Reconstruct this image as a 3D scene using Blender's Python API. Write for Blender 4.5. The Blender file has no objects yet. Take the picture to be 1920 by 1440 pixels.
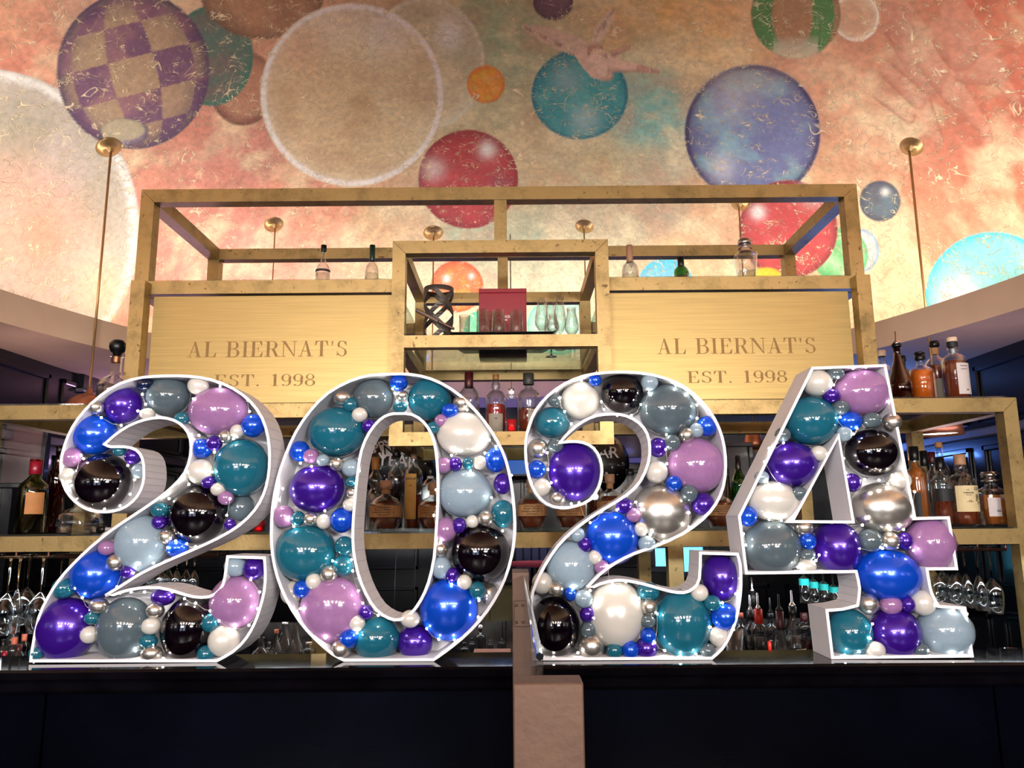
import bpy, bmesh, math, random
import numpy as np
from mathutils import Vector, Matrix
random.seed(7)
PI = math.pi
SC = bpy.context.scene
C = SC.collection

# ---------------------------------------------------------------- camera, world, light, exposure
F_PX, CAM_Z, PITCH, ROLL = 1440.0, 1.435, math.radians(10.0), 0.0080
fwd = Vector((0, math.cos(PITCH), math.sin(PITCH)))
r0 = Vector((1, 0, 0)); u0 = Vector((0, -math.sin(PITCH), math.cos(PITCH)))
RT = r0 * math.cos(ROLL) - u0 * math.sin(ROLL)
UP = r0 * math.sin(ROLL) + u0 * math.cos(ROLL)
CAM = Vector((0, 0, CAM_Z))
cd = bpy.data.cameras.new('camera'); cam = bpy.data.objects.new('camera', cd); C.objects.link(cam)
cd.sensor_width = 36; cd.lens = 36 * F_PX / 1920; cd.clip_start = 0.02
M = Matrix((RT, UP, -fwd)).transposed().to_4x4(); M.translation = CAM
cam.matrix_world = M
SC.camera = cam
w = bpy.data.worlds.new('world'); SC.world = w; w.use_nodes = True
w.node_tree.nodes['Background'].inputs[0].default_value = (.5, .45, .5, 1)
w.node_tree.nodes['Background'].inputs[1].default_value = .08
SC.view_settings.view_transform = 'Standard'; SC.view_settings.look = 'None'
SC.view_settings.gamma = 1; SC.view_settings.use_curve_mapping = False
SC.view_settings.exposure = 0.66
SC.cycles.use_denoising = True
SC.cycles.sample_clamp_indirect = 4.0
SC.cycles.max_bounces = 10; SC.cycles.transmission_bounces = 8; SC.cycles.transparent_max_bounces = 24
SC.cycles.caustics_refractive = False; SC.cycles.caustics_reflective = False
COVE_E = 21.0           # strength of the light strip hidden in the cove

def area(name, loc, target, size, power, col):
    l = bpy.data.lights.new(name, 'AREA'); l.energy = power; l.color = col
    l.shape = 'RECTANGLE'; l.size = size[0]; l.size_y = size[1]
    o = bpy.data.objects.new(name, l); C.objects.link(o); o.location = loc
    o.rotation_euler = (Vector(target) - Vector(loc)).to_track_quat('-Z', 'Y').to_euler()
    return o
# restaurant lighting behind and above the guests (ceiling spots); the area lights below are unseen added fills
DINE = [(x, y) for y in (-1.75, -2.55) for x in (-2.1, -1.25, -.42, .42, 1.25, 2.1)]   # ceiling spots over the dining room
area('dome_fill', (-1.6, -2.7, 1.9), (-.4, 3.8, 4.3), (.9, .3), 84, (1, .96, .90))  # unseen pair added to brighten the upper dome
area('dome_fill', (1.6, -2.7, 1.9), (.4, 3.8, 4.3), (.9, .3), 84, (1, .96, .90))
area('glassware_fill', (0, 3.08, 1.27), (0, 3.10, .9), (4.6, .03), 7, (.85, .92, 1))  # unseen strip added to brighten the glassware and back counter
area('blue_fill', (2.7, 6.0, 1.9), (2.75, 5.9, 2.46), (.4, .3), 10, (.12, .28, 1))  # unseen lights added to tint the back ceiling blue
area('blue_fill', (0.0, 6.95, 1.9), (0.0, 6.85, 2.46), (3.0, .1), 6, (.30, .28, 1))
area('blue_fill', (-2.7, 6.0, 1.9), (-2.75, 5.9, 2.46), (.4, .3), 7, (.6, .38, .7))  # mauve one, added for the left ceiling corner
area('ceiling_fill', (-2.92, 4.3, 1.8), (-2.86, 4.3, 2.46), (.12, 1.8), 5, (.95, .66, .62))  # unseen pair added to brighten the side strips of the ceiling
area('ceiling_fill', (2.92, 4.0, 1.8), (2.86, 4.0, 2.46), (.12, 1.8), 4, (.8, .6, .75))
area('blue_fill', (0, 5.95, 2.15), (0, 6.5, 2.56), (2.6, .08), 4, (.30, .28, 1))  # added below the far fascia to turn it purple

# ---------------------------------------------------------------- photo pixel <-> space
def ray(px, py):
    return RT * ((px - 960) / F_PX) + UP * ((720 - py) / F_PX) + fwd
def at(px, py, d):
    v = ray(px, py); return CAM + v * (d / v.y)
def atz(px, py, z):
    v = ray(px, py); return CAM + v * ((z - CAM_Z) / v.z)

# ---------------------------------------------------------------- materials
def lin(h):
    h = h.lstrip('#'); o = []
    for i in (0, 2, 4):
        c = int(h[i:i + 2], 16) / 255
        o.append(c / 12.92 if c <= .04045 else ((c + .055) / 1.055) ** 2.4)
    return tuple(o)
_m = {}
def mat(name, col, rough=.4, metal=0.0, trans=0.0, emis=0.0, var=0.0, vscale=20.0, bump=0.0, bscale=60.0,
        coat=0.0, ior=1.45, stretch=None, alpha=1.0, rvar=0.0):
    if name in _m: return _m[name]
    if isinstance(col, str): col = lin(col)
    m = bpy.data.materials.new(name); m.use_nodes = True; _m[name] = m
    nt = m.node_tree; b = nt.nodes['Principled BSDF']
    b.inputs['Base Color'].default_value = (*col, 1); b.inputs['Roughness'].default_value = rough
    b.inputs['Metallic'].default_value = metal; b.inputs['Transmission Weight'].default_value = trans
    b.inputs['IOR'].default_value = ior; b.inputs['Coat Weight'].default_value = coat
    b.inputs['Coat Roughness'].default_value = .06; b.inputs['Alpha'].default_value = alpha
    if emis:
        b.inputs['Emission Color'].default_value = (*col, 1); b.inputs['Emission Strength'].default_value = emis
    tc = nt.nodes.new('ShaderNodeTexCoord'); mp = nt.nodes.new('ShaderNodeMapping')
    nt.links.new(tc.outputs['Object'], mp.inputs[0])
    if stretch: mp.inputs['Scale'].default_value = stretch
    if var or rvar:
        n = nt.nodes.new('ShaderNodeTexNoise'); n.inputs['Scale'].default_value = vscale; n.inputs['Detail'].default_value = 5
        nt.links.new(mp.outputs[0], n.inputs[0])
        if var:
            cr = nt.nodes.new('ShaderNodeValToRGB')
            cr.color_ramp.elements[0].position = .35; cr.color_ramp.elements[1].position = .65
            cr.color_ramp.elements[0].color = (*[c * (1 - var) for c in col], 1)
            cr.color_ramp.elements[1].color = (*[min(1, c * (1 + var)) for c in col], 1)
            nt.links.new(n.outputs[0], cr.inputs[0]); nt.links.new(cr.outputs[0], b.inputs['Base Color'])
        if rvar:
            mr = nt.nodes.new('ShaderNodeMapRange'); mr.inputs[3].default_value = max(0, rough - rvar); mr.inputs[4].default_value = rough + rvar
            nt.links.new(n.outputs[0], mr.inputs[0]); nt.links.new(mr.outputs[0], b.inputs['Roughness'])
    if bump:
        n2 = nt.nodes.new('ShaderNodeTexNoise'); n2.inputs['Scale'].default_value = bscale; n2.inputs['Detail'].default_value = 4
        bp = nt.nodes.new('ShaderNodeBump'); bp.inputs['Strength'].default_value = bump; bp.inputs['Distance'].default_value = .005
        nt.links.new(mp.outputs[0], n2.inputs[0]); nt.links.new(n2.outputs[0], bp.inputs['Height']); nt.links.new(bp.outputs[0], b.inputs['Normal'])
    return m

def brass_mat(name, col, dark, rough=.36, metal=.72):
    m = mat(name, col, rough, metal, bump=.12, bscale=90, stretch=(1, 1, 1))
    nt = m.node_tree; b = nt.nodes['Principled BSDF']
    tc = nt.nodes.new('ShaderNodeTexCoord')
    n = nt.nodes.new('ShaderNodeTexNoise'); n.inputs['Scale'].default_value = 7; n.inputs['Detail'].default_value = 8; n.inputs['Roughness'].default_value = .7
    n2 = nt.nodes.new('ShaderNodeTexNoise'); n2.inputs['Scale'].default_value = 45; n2.inputs['Detail'].default_value = 3
    geo = nt.nodes.new('ShaderNodeNewGeometry')
    nt.links.new(geo.outputs['Position'], n.inputs[0]); nt.links.new(geo.outputs['Position'], n2.inputs[0])
    cr = nt.nodes.new('ShaderNodeValToRGB'); e = cr.color_ramp.elements
    e[0].position = .30; e[0].color = (*lin(dark), 1); e[1].position = .52; e[1].color = (*lin(col), 1)
    cr2 = nt.nodes.new('ShaderNodeValToRGB'); e = cr2.color_ramp.elements
    e[0].position = .27; e[0].color = (.18, .12, .07, 1); e[1].position = .36; e[1].color = (1, 1, 1, 1)
    mx = nt.nodes.new('ShaderNodeMix'); mx.data_type = 'RGBA'; mx.blend_type = 'MULTIPLY'; mx.inputs[0].default_value = .8
    nt.links.new(n.outputs[0], cr.inputs[0]); nt.links.new(n2.outputs[0], cr2.inputs[0])
    nt.links.new(cr.outputs[0], mx.inputs[6]); nt.links.new(cr2.outputs[0], mx.inputs[7]); nt.links.new(mx.outputs[2], b.inputs['Base Color'])
    mr = nt.nodes.new('ShaderNodeMapRange'); mr.inputs[3].default_value = rough + .15; mr.inputs[4].default_value = rough - .05
    nt.links.new(n.outputs[0], mr.inputs[0]); nt.links.new(mr.outputs[0], b.inputs['Roughness'])
    return m

BRASS = brass_mat('aged_brass', '#a88f5e', '#786640', .40, .62)
BRASS_PANEL = mat('brushed_brass_sheet', '#a9915c', .42, .60, var=.10, vscale=3.0, stretch=(1, 1, 60), bump=.05, bscale=20)
BRASS_ETCH = mat('etched_brass', '#87693e', .6, .45, var=.06, vscale=30)
BLACK_PAINT = mat('dark_lacquered_wood', '#0a0b12', .22, var=.3, vscale=4, coat=.3, bump=.03)
NAVY = mat('navy_lacquered_panel', '#03040b', .17, var=.5, vscale=2, coat=.0, ior=1.25, bump=.06, bscale=140)
COUNTER = mat('polished_black_stone', '#060508', .05, var=.4, vscale=9, ior=1.32, bump=.03, bscale=9)
CEIL = mat('ceiling_plaster', '#b9a08c', .75, var=.04, vscale=6, bump=.1)
FASCIA = mat('cove_fascia_paint', '#c8b098', .65, var=.04, vscale=5)
def thin_glass(name, tint, edge=.75, base=.03, rough=.03):
    '''thin clear glass: passes light straight through, reflects more towards its edges'''
    m = bpy.data.materials.new(name); m.use_nodes = True; nt = m.node_tree; nt.nodes.clear(); N = nt.nodes.new; L = nt.links.new
    out = N('ShaderNodeOutputMaterial'); mx = N('ShaderNodeMixShader'); tr = N('ShaderNodeBsdfTransparent'); gl = N('ShaderNodeBsdfGlossy')
    tr.inputs[0].default_value = (*tint, 1); gl.inputs['Roughness'].default_value = rough; gl.inputs[0].default_value = (.95, .97, 1, 1)
    lw = N('ShaderNodeLayerWeight'); lw.inputs[0].default_value = .28
    mr = N('ShaderNodeMapRange'); mr.inputs[3].default_value = base; mr.inputs[4].default_value = edge
    nz = N('ShaderNodeTexNoise'); nz.inputs['Scale'].default_value = 40; tc = N('ShaderNodeTexCoord'); bp = N('ShaderNodeBump'); bp.inputs['Strength'].default_value = .15; bp.inputs['Distance'].default_value = .002
    L(tc.outputs['Object'], nz.inputs[0]); L(nz.outputs[0], bp.inputs['Height']); L(bp.outputs[0], gl.inputs['Normal'])
    L(lw.outputs['Facing'], mr.inputs[0]); L(mr.outputs[0], mx.inputs[0]); L(tr.outputs[0], mx.inputs[1]); L(gl.outputs[0], mx.inputs[2]); L(mx.outputs[0], out.inputs[0])
    return m
GLASS = thin_glass('clear_glass', (.93, .95, .95))
REALGLASS = mat('solid_glass', (1, 1, 1), .02, trans=1.0, ior=1.45)
SHELFGLASS = thin_glass('shelf_glass', (.84, .93, .91), .6, .08)
WHITE = mat('white_foam_board', '#dedce2', .5, var=.03, vscale=12)
SEAM = mat('foam_board_score', '#b4b2be', .7, var=.05)

# ---------------------------------------------------------------- geometry helpers
def link(name, me, parent=None):
    o = bpy.data.objects.new(name, me); C.objects.link(o)
    if parent is not None: o.parent = parent
    return o
def obj(name, bm, m, parent=None, smooth=False):
    me = bpy.data.meshes.new(name)
    bmesh.ops.recalc_face_normals(bm, faces=bm.faces)
    bm.to_mesh(me); bm.free(); me.materials.append(m)
    if smooth: me.polygons.foreach_set('use_smooth', [True] * len(me.polygons))
    return link(name, me, parent)
def tag(o, label=None, cat=None, group=None, kind=None):
    if label: o['label'] = label
    if cat: o['category'] = cat
    if group: o['group'] = group
    if kind: o['kind'] = kind
    return o
def thing(name, label, cat, loc=(0, 0, 0), group=None):
    o = bpy.data.objects.new(name, None); C.objects.link(o); o.location = loc; o.empty_display_size = .05
    return tag(o, label, cat, group)
def struct(name, bm, m, parent=None, label=None, smooth=False):
    o = obj(name, bm, m, parent, smooth)
    if parent is None: o['kind'] = 'structure'
    if label: o['label'] = label
    return o
def box(bm, x0, x1, y0, y1, z0, z1, bev=0.0):
    vs = [bm.verts.new((x, y, z)) for x in (x0, x1) for y in (y0, y1) for z in (z0, z1)]
    fs = [bm.faces.new([vs[i] for i in q]) for q in ((0, 1, 3, 2), (4, 6, 7, 5), (0, 4, 5, 1), (2, 3, 7, 6), (0, 2, 6, 4), (1, 5, 7, 3))]
    if bev:
        es = list({e for f in fs for e in f.edges})
        bmesh.ops.bevel(bm, geom=es, offset=bev, segments=1, affect='EDGES', profile=.5)
    return bm
def bx(*a, **k):
    bm = bmesh.new(); return box(bm, *a, **k)
def prism(poly, y0, y1, bm=None):
    """polygon in x,z extruded from y0 to y1"""
    bm = bm or bmesh.new()
    a = [bm.verts.new((x, y0, z)) for x, z in poly]; b = [bm.verts.new((x, y1, z)) for x, z in poly]
    n = len(poly)
    bm.faces.new(a); bm.faces.new(b[::-1])
    for i in range(n): bm.faces.new((a[i], b[i], b[(i + 1) % n], a[(i + 1) % n]))
    return bm
def tube(bm, pts, r, seg=8, cap=True):
    pts = [Vector(p) for p in pts]; rings = []
    for i, p in enumerate(pts):
        t = (pts[min(i + 1, len(pts) - 1)] - pts[max(i - 1, 0)]).normalized()
        a = t.cross(Vector((0, 0, 1)))
        if a.length < .01: a = t.cross(Vector((1, 0, 0)))
        a.normalize(); b = t.cross(a)
        rr = r[i] if isinstance(r, (list, tuple)) else r
        rings.append([bm.verts.new(p + (a * math.cos(k * 2 * PI / seg) + b * math.sin(k * 2 * PI / seg)) * rr) for k in range(seg)])
    for i in range(len(rings) - 1):
        for k in range(seg): bm.faces.new((rings[i][k], rings[i][(k + 1) % seg], rings[i + 1][(k + 1) % seg], rings[i + 1][k]))
    if cap: bm.faces.new(rings[0][::-1]); bm.faces.new(rings[-1])
    return bm
def lathe(prof, seg=24, bm=None, sq=0.0, off=(0, 0, 0), sy=1.0):
    """revolve (r,z) pairs; sq>0 squares the section (superellipse)"""
    bm = bm or bmesh.new(); rings = []
    for r, z in prof:
        if r < 1e-5: rings.append([bm.verts.new((off[0], off[1], off[2] + z))]); continue
        ring = []
        for k in range(seg):
            a = (k + .5) * 2 * PI / seg; c, s = math.cos(a), math.sin(a)
            f = 1.0
            if sq: f = 1 / (abs(c) ** sq + abs(s) ** sq) ** (1 / sq)
            ring.append(bm.verts.new((off[0] + r * f * c, off[1] + r * f * s * sy, off[2] + z)))
        rings.append(ring)
    for a, b in zip(rings, rings[1:]):
        if len(a) == 1 and len(b) == 1: continue
        for k in range(seg):
            k2 = (k + 1) % seg
            if len(a) == 1: bm.faces.new((a[0], b[k2], b[k]))
            elif len(b) == 1: bm.faces.new((a[k], a[k2], b[0]))
            else: bm.faces.new((a[k], a[k2], b[k2], b[k]))
    return bm
def text(body, size, m, parent, name, loc, depth=.0006, align='CENTER', rotz=0, bold=0.0, roll=0):
    cu = bpy.data.curves.new('t', 'FONT'); cu.body = body; cu.size = size; cu.extrude = depth; cu.offset = bold
    cu.align_x = align; cu.align_y = 'CENTER'; cu.resolution_u = 3
    t = bpy.data.objects.new('t', cu)
    me = bpy.data.meshes.new_from_object(t); bpy.data.objects.remove(t); bpy.data.curves.remove(cu)
    me.materials.clear(); me.materials.append(m)
    me.transform(Matrix.Rotation(rotz, 4, 'Z') @ Matrix.Rotation(PI / 2, 4, 'X') @ Matrix.Rotation(roll, 4, 'Z'))
    o = link(name, me, parent); o.location = loc
    return o

# ---------------------------------------------------------------- room shell
ZC = CAM_Z + 1.03                 # ceiling height
FZ = CAM_Z + 1.20                 # top of the cove fascia
OCX, OCY, OA, OB = -.05, 2.6, 2.75, 3.9   # oval opening
DA, DB, DZ0, DC = 3.5, 4.75, CAM_Z + 1.04, 2.05   # dome
WX, WY0, WY1 = 3.05, -3.2, 7.1
struct('floor', bx(-WX - .2, WX + .2, WY0 - .2, WY1 + .2, -.1, 0), mat('dark_wood_floor', '#1c1512', .35, var=.3, vscale=6, stretch=(1, 8, 1)))
def oval(a, b, n=160): return [(OCX + a * math.cos(i * 2 * PI / n), OCY + b * math.sin(i * 2 * PI / n)) for i in range(n)]
bm = bmesh.new()
def ceil_slab():
    n = 160; inn = oval(OA, OB, n); lo = []; out = []
    for x, y in inn:
        dx, dy = x - OCX, y - OCY
        tx = ((WX + .1 if dx > 0 else -WX - .1) - OCX) / dx if abs(dx) > 1e-6 else 9e9
        ty = ((WY1 + .1 if dy > 0 else WY0 - .1) - OCY) / dy if abs(dy) > 1e-6 else 9e9
        t = min(tx, ty); out.append((OCX + dx * t, OCY + dy * t))
    # pull the nearest samples into the room corners
    for cxx in (-WX - .1, WX + .1):
        for cyy in (WY0 - .1, WY1 + .1):
            k = min(range(n), key=lambda i: (out[i][0] - cxx) ** 2 + (out[i][1] - cyy) ** 2); out[k] = (cxx, cyy)
    a = [bm.verts.new((x, y, ZC)) for x, y in inn]; b = [bm.verts.new((x, y, ZC)) for x, y in out]
    for i in range(n): bm.faces.new((a[i], a[(i + 1) % n], b[(i + 1) % n], b[i]))
ceil_slab()
struct('ceiling', bm, CEIL)
bm = bmesh.new()      # fascia ring: inner face, top lip, hidden outer face
n = 160
ringdef = [(0, ZC), (0, FZ), (.03, FZ), (.03, ZC + .02)]
rr = [[bm.verts.new((x, y, z)) for x, y in oval(OA + o, OB + o, n)] for o, z in ringdef]
for a, b in zip(rr, rr[1:]):
    for i in range(n): bm.faces.new((a[i], a[(i + 1) % n], b[(i + 1) % n], b[i]))
struct('trim_1', bm, FASCIA, label='beige curved fascia band around the domed ceiling recess')
bm = bmesh.new()      # light strip lying in the cove behind the fascia
a = [bm.verts.new((x, y, FZ - .05)) for x, y in oval(OA + .04, OB + .04, n)]
b = [bm.verts.new((x, y, FZ - .05)) for x, y in oval(OA + .10, OB + .10, n)]
for i in range(n): bm.faces.new((a[i], a[(i + 1) % n], b[(i + 1) % n], b[i]))
o = struct('trim_2', bm, mat('cove_light_strip', (1, .93, .84), emis=COVE_E))
o['label'] = 'warm light strip lying hidden in the ceiling cove'
bm = bmesh.new()      # floor of the cove
a = [bm.verts.new((x, y, FZ - .09)) for x, y in oval(OA + .031, OB + .031, n)]
b = [bm.verts.new((x, y, FZ - .09)) for x, y in oval(DA + .03, DB + .05, n)]
for i in range(n): bm.faces.new((a[i], a[(i + 1) % n], b[(i + 1) % n], b[i]))
struct('trim_3', bm, FASCIA, label='ledge of the ceiling cove')

# walls with raised panels
def panel_wall(name, horiz, pos, a0, a1, face, cells, zlist):
    """horiz: wall runs along x (True) or y; face = +1/-1 direction the panels look"""
    th = .12
    if horiz: bm = bx(a0, a1, min(pos, pos - face * th), max(pos, pos - face * th), 0, ZC + .02)
    else: bm = bx(min(pos, pos - face * th), max(pos, pos - face * th), a0, a1, 0, ZC + .02)
    wl = struct(name, bm, BLACK_PAINT)
    wd = (a1 - a0) / cells
    for i in range(cells):
        for z0, z1 in zlist:
            b = bmesh.new(); u0_, u1_ = a0 + wd * i + .07, a0 + wd * (i + 1) - .07
            for (p0, p1, q0, q1) in ((u0_, u1_, z0, z0 + .035), (u0_, u1_, z1 - .035, z1), (u0_, u0_ + .035, z0, z1), (u1_ - .035, u1_, z0, z1)):
                lo, hi = sorted((pos, pos + face * .02))
                if horiz: box(b, p0, p1, lo, hi, q0, q1, .006)
                else: box(b, lo, hi, p0, p1, q0, q1, .006)
            obj('panel_moulding', b, BLACK_PAINT, wl)
    b = bmesh.new(); lo, hi = sorted((pos, pos + face * .05))
    if horiz: box(b, a0, a1, lo, hi, 1.93, 1.99, .01)
    else: box(b, lo, hi, a0, a1, 1.93, 1.99, .01)
    obj('picture_rail', b, mat('grey_rail_paint', '#55525a', .4), wl)
    return wl
panel_wall('wall_back', True, WY1, -WX - .1, WX + .1, -1, 8, ((.15, .85), (1.0, 1.88)))
panel_wall('wall_left', False, -WX, WY0, WY1, 1, 10, ((.15, .85), (1.0, 1.88), (2.03, 2.40)))
panel_wall('wall_right', False, WX, WY0, WY1, -1, 10, ((.15, .85), (1.0, 1.88), (2.03, 2.40)))
panel_wall('wall_front', True, WY0, -WX - .1, WX + .1, 1, 6, ((.15, .85), (1.0, 1.88)))

# ceiling spots over the dining room behind the guests, and two tall windows in the front wall
SPOTM = mat('spot_lens', (1, .93, .86), emis=12)
for i, (x, y) in enumerate(DINE):
    t = thing('ceiling_spot', 'recessed ceiling spot behind the guests, %s row, %s from the left wall' % (('near', 'far')[i // 6], ('first', 'second', 'third', 'fourth', 'fifth', 'sixth')[i % 6]), 'lamp', (x, y, ZC), 'ceiling spots over the dining room')
    obj('trim_ring', lathe([(.05, 0), (.07, 0), (.07, -.008), (.05, -.008), (.05, 0)], 20), mat('spot_trim', '#d8d8d8', .4), t)
    obj('lens', lathe([(0, -.002), (.05, -.002), (.05, -.004), (0, -.004)], 20), SPOTM, t)
    a_ = area('spot_light', (x, y, ZC - .03), (x * .6, 2.4, 1.1), (.12, .12), 13, (1, .90, .84)); a_.parent = t; a_.location = (0, 0, -.03)
DAYL = mat('front_window_daylight', '#b8c8f0', emis=2.6)
for i, (x0, x1) in enumerate(((-2.5, -1.7), (-1.3, -.5))):
    wdw = struct('window_%d' % (i + 3), bx(x0, x1, WY0 + .01, WY0 + .03, .9, 2.2), DAYL, None, 'tall window in the wall behind the guests')
    for (a, b, c_, e) in ((x0 - .06, x1 + .06, 2.2, 2.26), (x0 - .06, x1 + .06, .84, .9), (x0 - .06, x0, .9, 2.2), (x1, x1 + .06, .9, 2.2), ((x0 + x1) / 2 - .02, (x0 + x1) / 2 + .02, .9, 2.2), (x0, x1, 1.5, 1.54)):
        obj('window_frame', bx(a, b, WY0 + .0, WY0 + .06, c_, e, .004), BLACK_PAINT, wdw)

# ---------------------------------------------------------------- painted dome
def vnoise(x, y, s, seed):
    """smooth value noise, numpy arrays"""
    rs = np.random.RandomState(seed); g = rs.rand(64, 64)
    x = x * s; y = y * s
    xi = np.floor(x).astype(int); yi = np.floor(y).astype(int); fx = x - xi; fy = y - yi
    fx = fx * fx * (3 - 2 * fx); fy = fy * fy * (3 - 2 * fy)
    G = lambda a, b: g[a % 64, b % 64]
    return (G(xi, yi) * (1 - fx) + G(xi + 1, yi) * fx) * (1 - fy) + (G(xi, yi + 1) * (1 - fx) + G(xi + 1, yi + 1) * fx) * fy
def fbm(x, y, s, seed, o=4):
    v = 0; a = .5
    for i in range(o): v = v + a * vnoise(x, y, s * 2 ** i, seed + i); a *= .5
    return v / (1 - .5 ** o)
BG = [(-200, 0, 'c98a70'), (0, 60, 'dba080'), (50, 110, 'd68c74'), (200, 20, 'd8a890'), (330, 270, 'cc8c78'), (450, 330, 'c68474'), (430, 300, 'cc8c7c'),
      (300, 330, 'd08e78'), (350, 430, 'e08676'), (600, 400, 'e49a7c'), (700, 420, 'd8b88c'), (560, 60, 'd8a888'), (930, 60, 'a8bc98'), (960, 250, 'ccb48c'),
      (930, 200, 'b4b890'), (1000, 350, 'd0b88c'), (900, 430, 'b8c0a0'), (1000, 430, 'b0b898'), (1250, 30, 'ecbc74'), (1330, 100, 'e8c084'), (1210, 90, 'b8c0a0'),
      (1240, 190, '74c0bc'), (1225, 240, '88c4bc'), (1150, 330, 'd8c898'), (1100, 400, 'c8b898'), (1230, 400, 'b8a890'), (1350, 350, 'd8a880'), (1180, 60, 'e0b880'),
      (1500, 110, 'e0a888'), (1430, 60, 'e4b488'), (1600, 60, 'cc8c70'), (1750, 50, 'c47c60'), (1850, 20, 'bc6448'), (1600, 200, 'dc9c7c'), (1720, 200, 'c07860'),
      (1850, 250, 'c47058'), (1750, 400, 'd08868'), (1650, 520, 'e8b488'), (1880, 400, 'd47858'), (1950, 200, 'b86048'), (1650, 600, 'f0c8a0'), (2200, 300, 'c87458'),
      (600, 500, 'f0a890'), (460, 480, 'ee9488'), (700, 500, 'f0c89c'), (1250, 500, 'f0c890'), (1120, 480, 'd8d0a8'), (1300, 450, 'dcb088'), (1030, 560, 'd8e0b8'), (760, 540, 'f0d8b0'),
      (330, 500, 'e89080'), (1400, 380, 'e0a884'), (1340, 30, 'e8bc80'), (1530, 330, 'd8a880'), (100, -300, 'c8946c'), (1000, -300, 'd8b080'), (1800, -400, 'b87058')]
BG = [(x, y, np.array(lin(c))) for x, y, c in BG]
def paint(px, py, qx, qy):
    N = len(px); num = np.zeros((N, 3)); den = np.zeros(N)
    wx = px + 60 * (fbm(qx, qy, 3.0, 11) - .5) * 2; wy = py + 50 * (fbm(qx, qy, 3.0, 31) - .5) * 2
    for x, y, c in BG:
        d2 = (wx - x) ** 2 + (wy - y) ** 2; wt = 1 / (d2 + 900) ** 1.5
        num += wt[:, None] * c; den += wt
    rgb = num / den[:, None]
    n1 = fbm(qx, qy, 5, 51); n2 = fbm(qx, qy, 16, 71)
    pale = np.array(lin('f4e2b8')); rose = np.array(lin('cc6a58')); teal = np.array(lin('90c4b8'))
    rgb = rgb + (pale - rgb) * np.clip((n1 - .50) * 2.4, 0, .6)[:, None]
    rgb = rgb + (rose - rgb) * np.clip((.42 - n1) * 1.3, 0, .20)[:, None]
    rgb = rgb * (1 + .40 * (n2 - .5) + .22 * (fbm(qx, qy, 42, 91, 3) - .5))[:, None]
    def soft(m, e=2.0): return np.clip(m / e + .5, 0, 1)
    def mix(col, a):
        nonlocal rgb
        if isinstance(col, str): col = np.array(lin(col))
        rgb = rgb + (col - rgb) * np.clip(a, 0, 1)[:, None]
    def disc(cx, cy, rx, ry, base, edge, a=.92, rim=None, rima=.7, hl=(), var=None, vs=7, grad=3, ew=.85):
        u = (px - cx) / rx; v = (py - cy) / ry; r = np.sqrt(u * u + v * v); m = soft((1 - r) * min(rx, ry), 3)
        mix(base, m * a)
        if var: mix(var, m * np.clip((fbm(qx, qy, vs, int(cx) % 97 + 3) - .45) * 3.5, 0, .85))
        mix(edge, m * np.clip(r, 0, 1) ** (grad * 2) * ew)
        if rim: mix(rim, m * np.exp(-((r - .965) / .028) ** 2) * rima)
        for hx, hy, hr, ha in hl:
            mix('ffffff', m * ha * np.exp(-(((u - hx) ** 2 + (v - hy) ** 2) / hr ** 2)))
        return u, v, r, m
    def cap(x0, y0, x1, y1, r0_, r1_, col, a=.8, shade=None):
        dx, dy = x1 - x0, y1 - y0; t = np.clip(((px - x0) * dx + (py - y0) * dy) / (dx * dx + dy * dy), 0, 1)
        ex = px - (x0 + t * dx); ey = py - (y0 + t * dy); d = np.sqrt(ex * ex + ey * ey); r = r0_ + (r1_ - r0_) * t
        m = soft(r - d, 3); mix(col, m * a)
        if shade: mix(shade, m * np.clip((d / r), 0, 1) ** 2 * (ex * .5 + ey * .8 > 0) * .8)
    def poly(pts, col, a=.8):
        ins = np.zeros(N, bool); n = len(pts)
        for i in range(n):
            x0, y0 = pts[i]; x1, y1 = pts[(i + 1) % n]
            if y0 == y1: continue
            c = ((py > y0) != (py > y1)) & (px < (x1 - x0) * (py - y0) / (y1 - y0) + x0); ins ^= c
        mix(col, ins * a)
    # distant large figure, very faint, upper right
    F, S = 'd49c84', 'a45c48'
    for c in ((1680, 30, 1740, 120, 34, 44), (1790, 20, 1850, 110, 26, 30), (1668, 135, 1722, 190, 17, 15), (1685, 112, 1745, 165, 17, 16), (1735, 110, 1790, 175, 22, 26), (1790, 175, 1848, 245, 24, 11),
              (1645, 178, 1705, 220, 9, 12), (1730, 190, 1760, 262, 17, 10), (1848, 245, 1856, 262, 9, 6), (1810, 130, 1870, 135, 28, 26), (1870, 140, 1905, 190, 14, 10), (1770, 60, 1800, 100, 30, 34)):
        cap(*c, F, .42, S)
    poly([(1650, 0), (1700, 10), (1720, 60), (1690, 90), (1655, 60)], 'b87464', .35)
    # spheres, back to front
    disc(-40, 430, 302, 302, 'b4b0a8', 'ccc4bc', .88, 'f2f0ec', .9, var='a49c88', vs=3)
    u = px; mix('e08a6c', np.exp(-(((px - 80) / 75) ** 2 + ((py - 440) / 90) ** 2)) * .75); mix('e8a898', np.exp(-(((px - 20) / 60) ** 2 + ((py - 350) / 60) ** 2)) * .5)
    mix('e8c8a0', np.exp(-(((px - 190) / 50) ** 2 + ((py - 540) / 60) ** 2)) * .6)
    disc(455, 165, 62, 70, 'b88468', '5c3c2c', .9, var='a4645c')
    disc(397, 105, 77, 93, '3c7068', '1c7868', .9, '107064', .6, var='7a6460', vs=5)
    disc(492, -22, 118, 95, 'b48868', '5e4030', .93, var='9c7458')
    # checkered balloon
    u, v, r, m = disc(250, 132, 143, 147, 'b09478', '5a4460', .95)
    th = math.radians(14); uu = u * math.cos(th) - v * math.sin(th); vv = u * math.sin(th) + v * math.cos(th)
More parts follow.
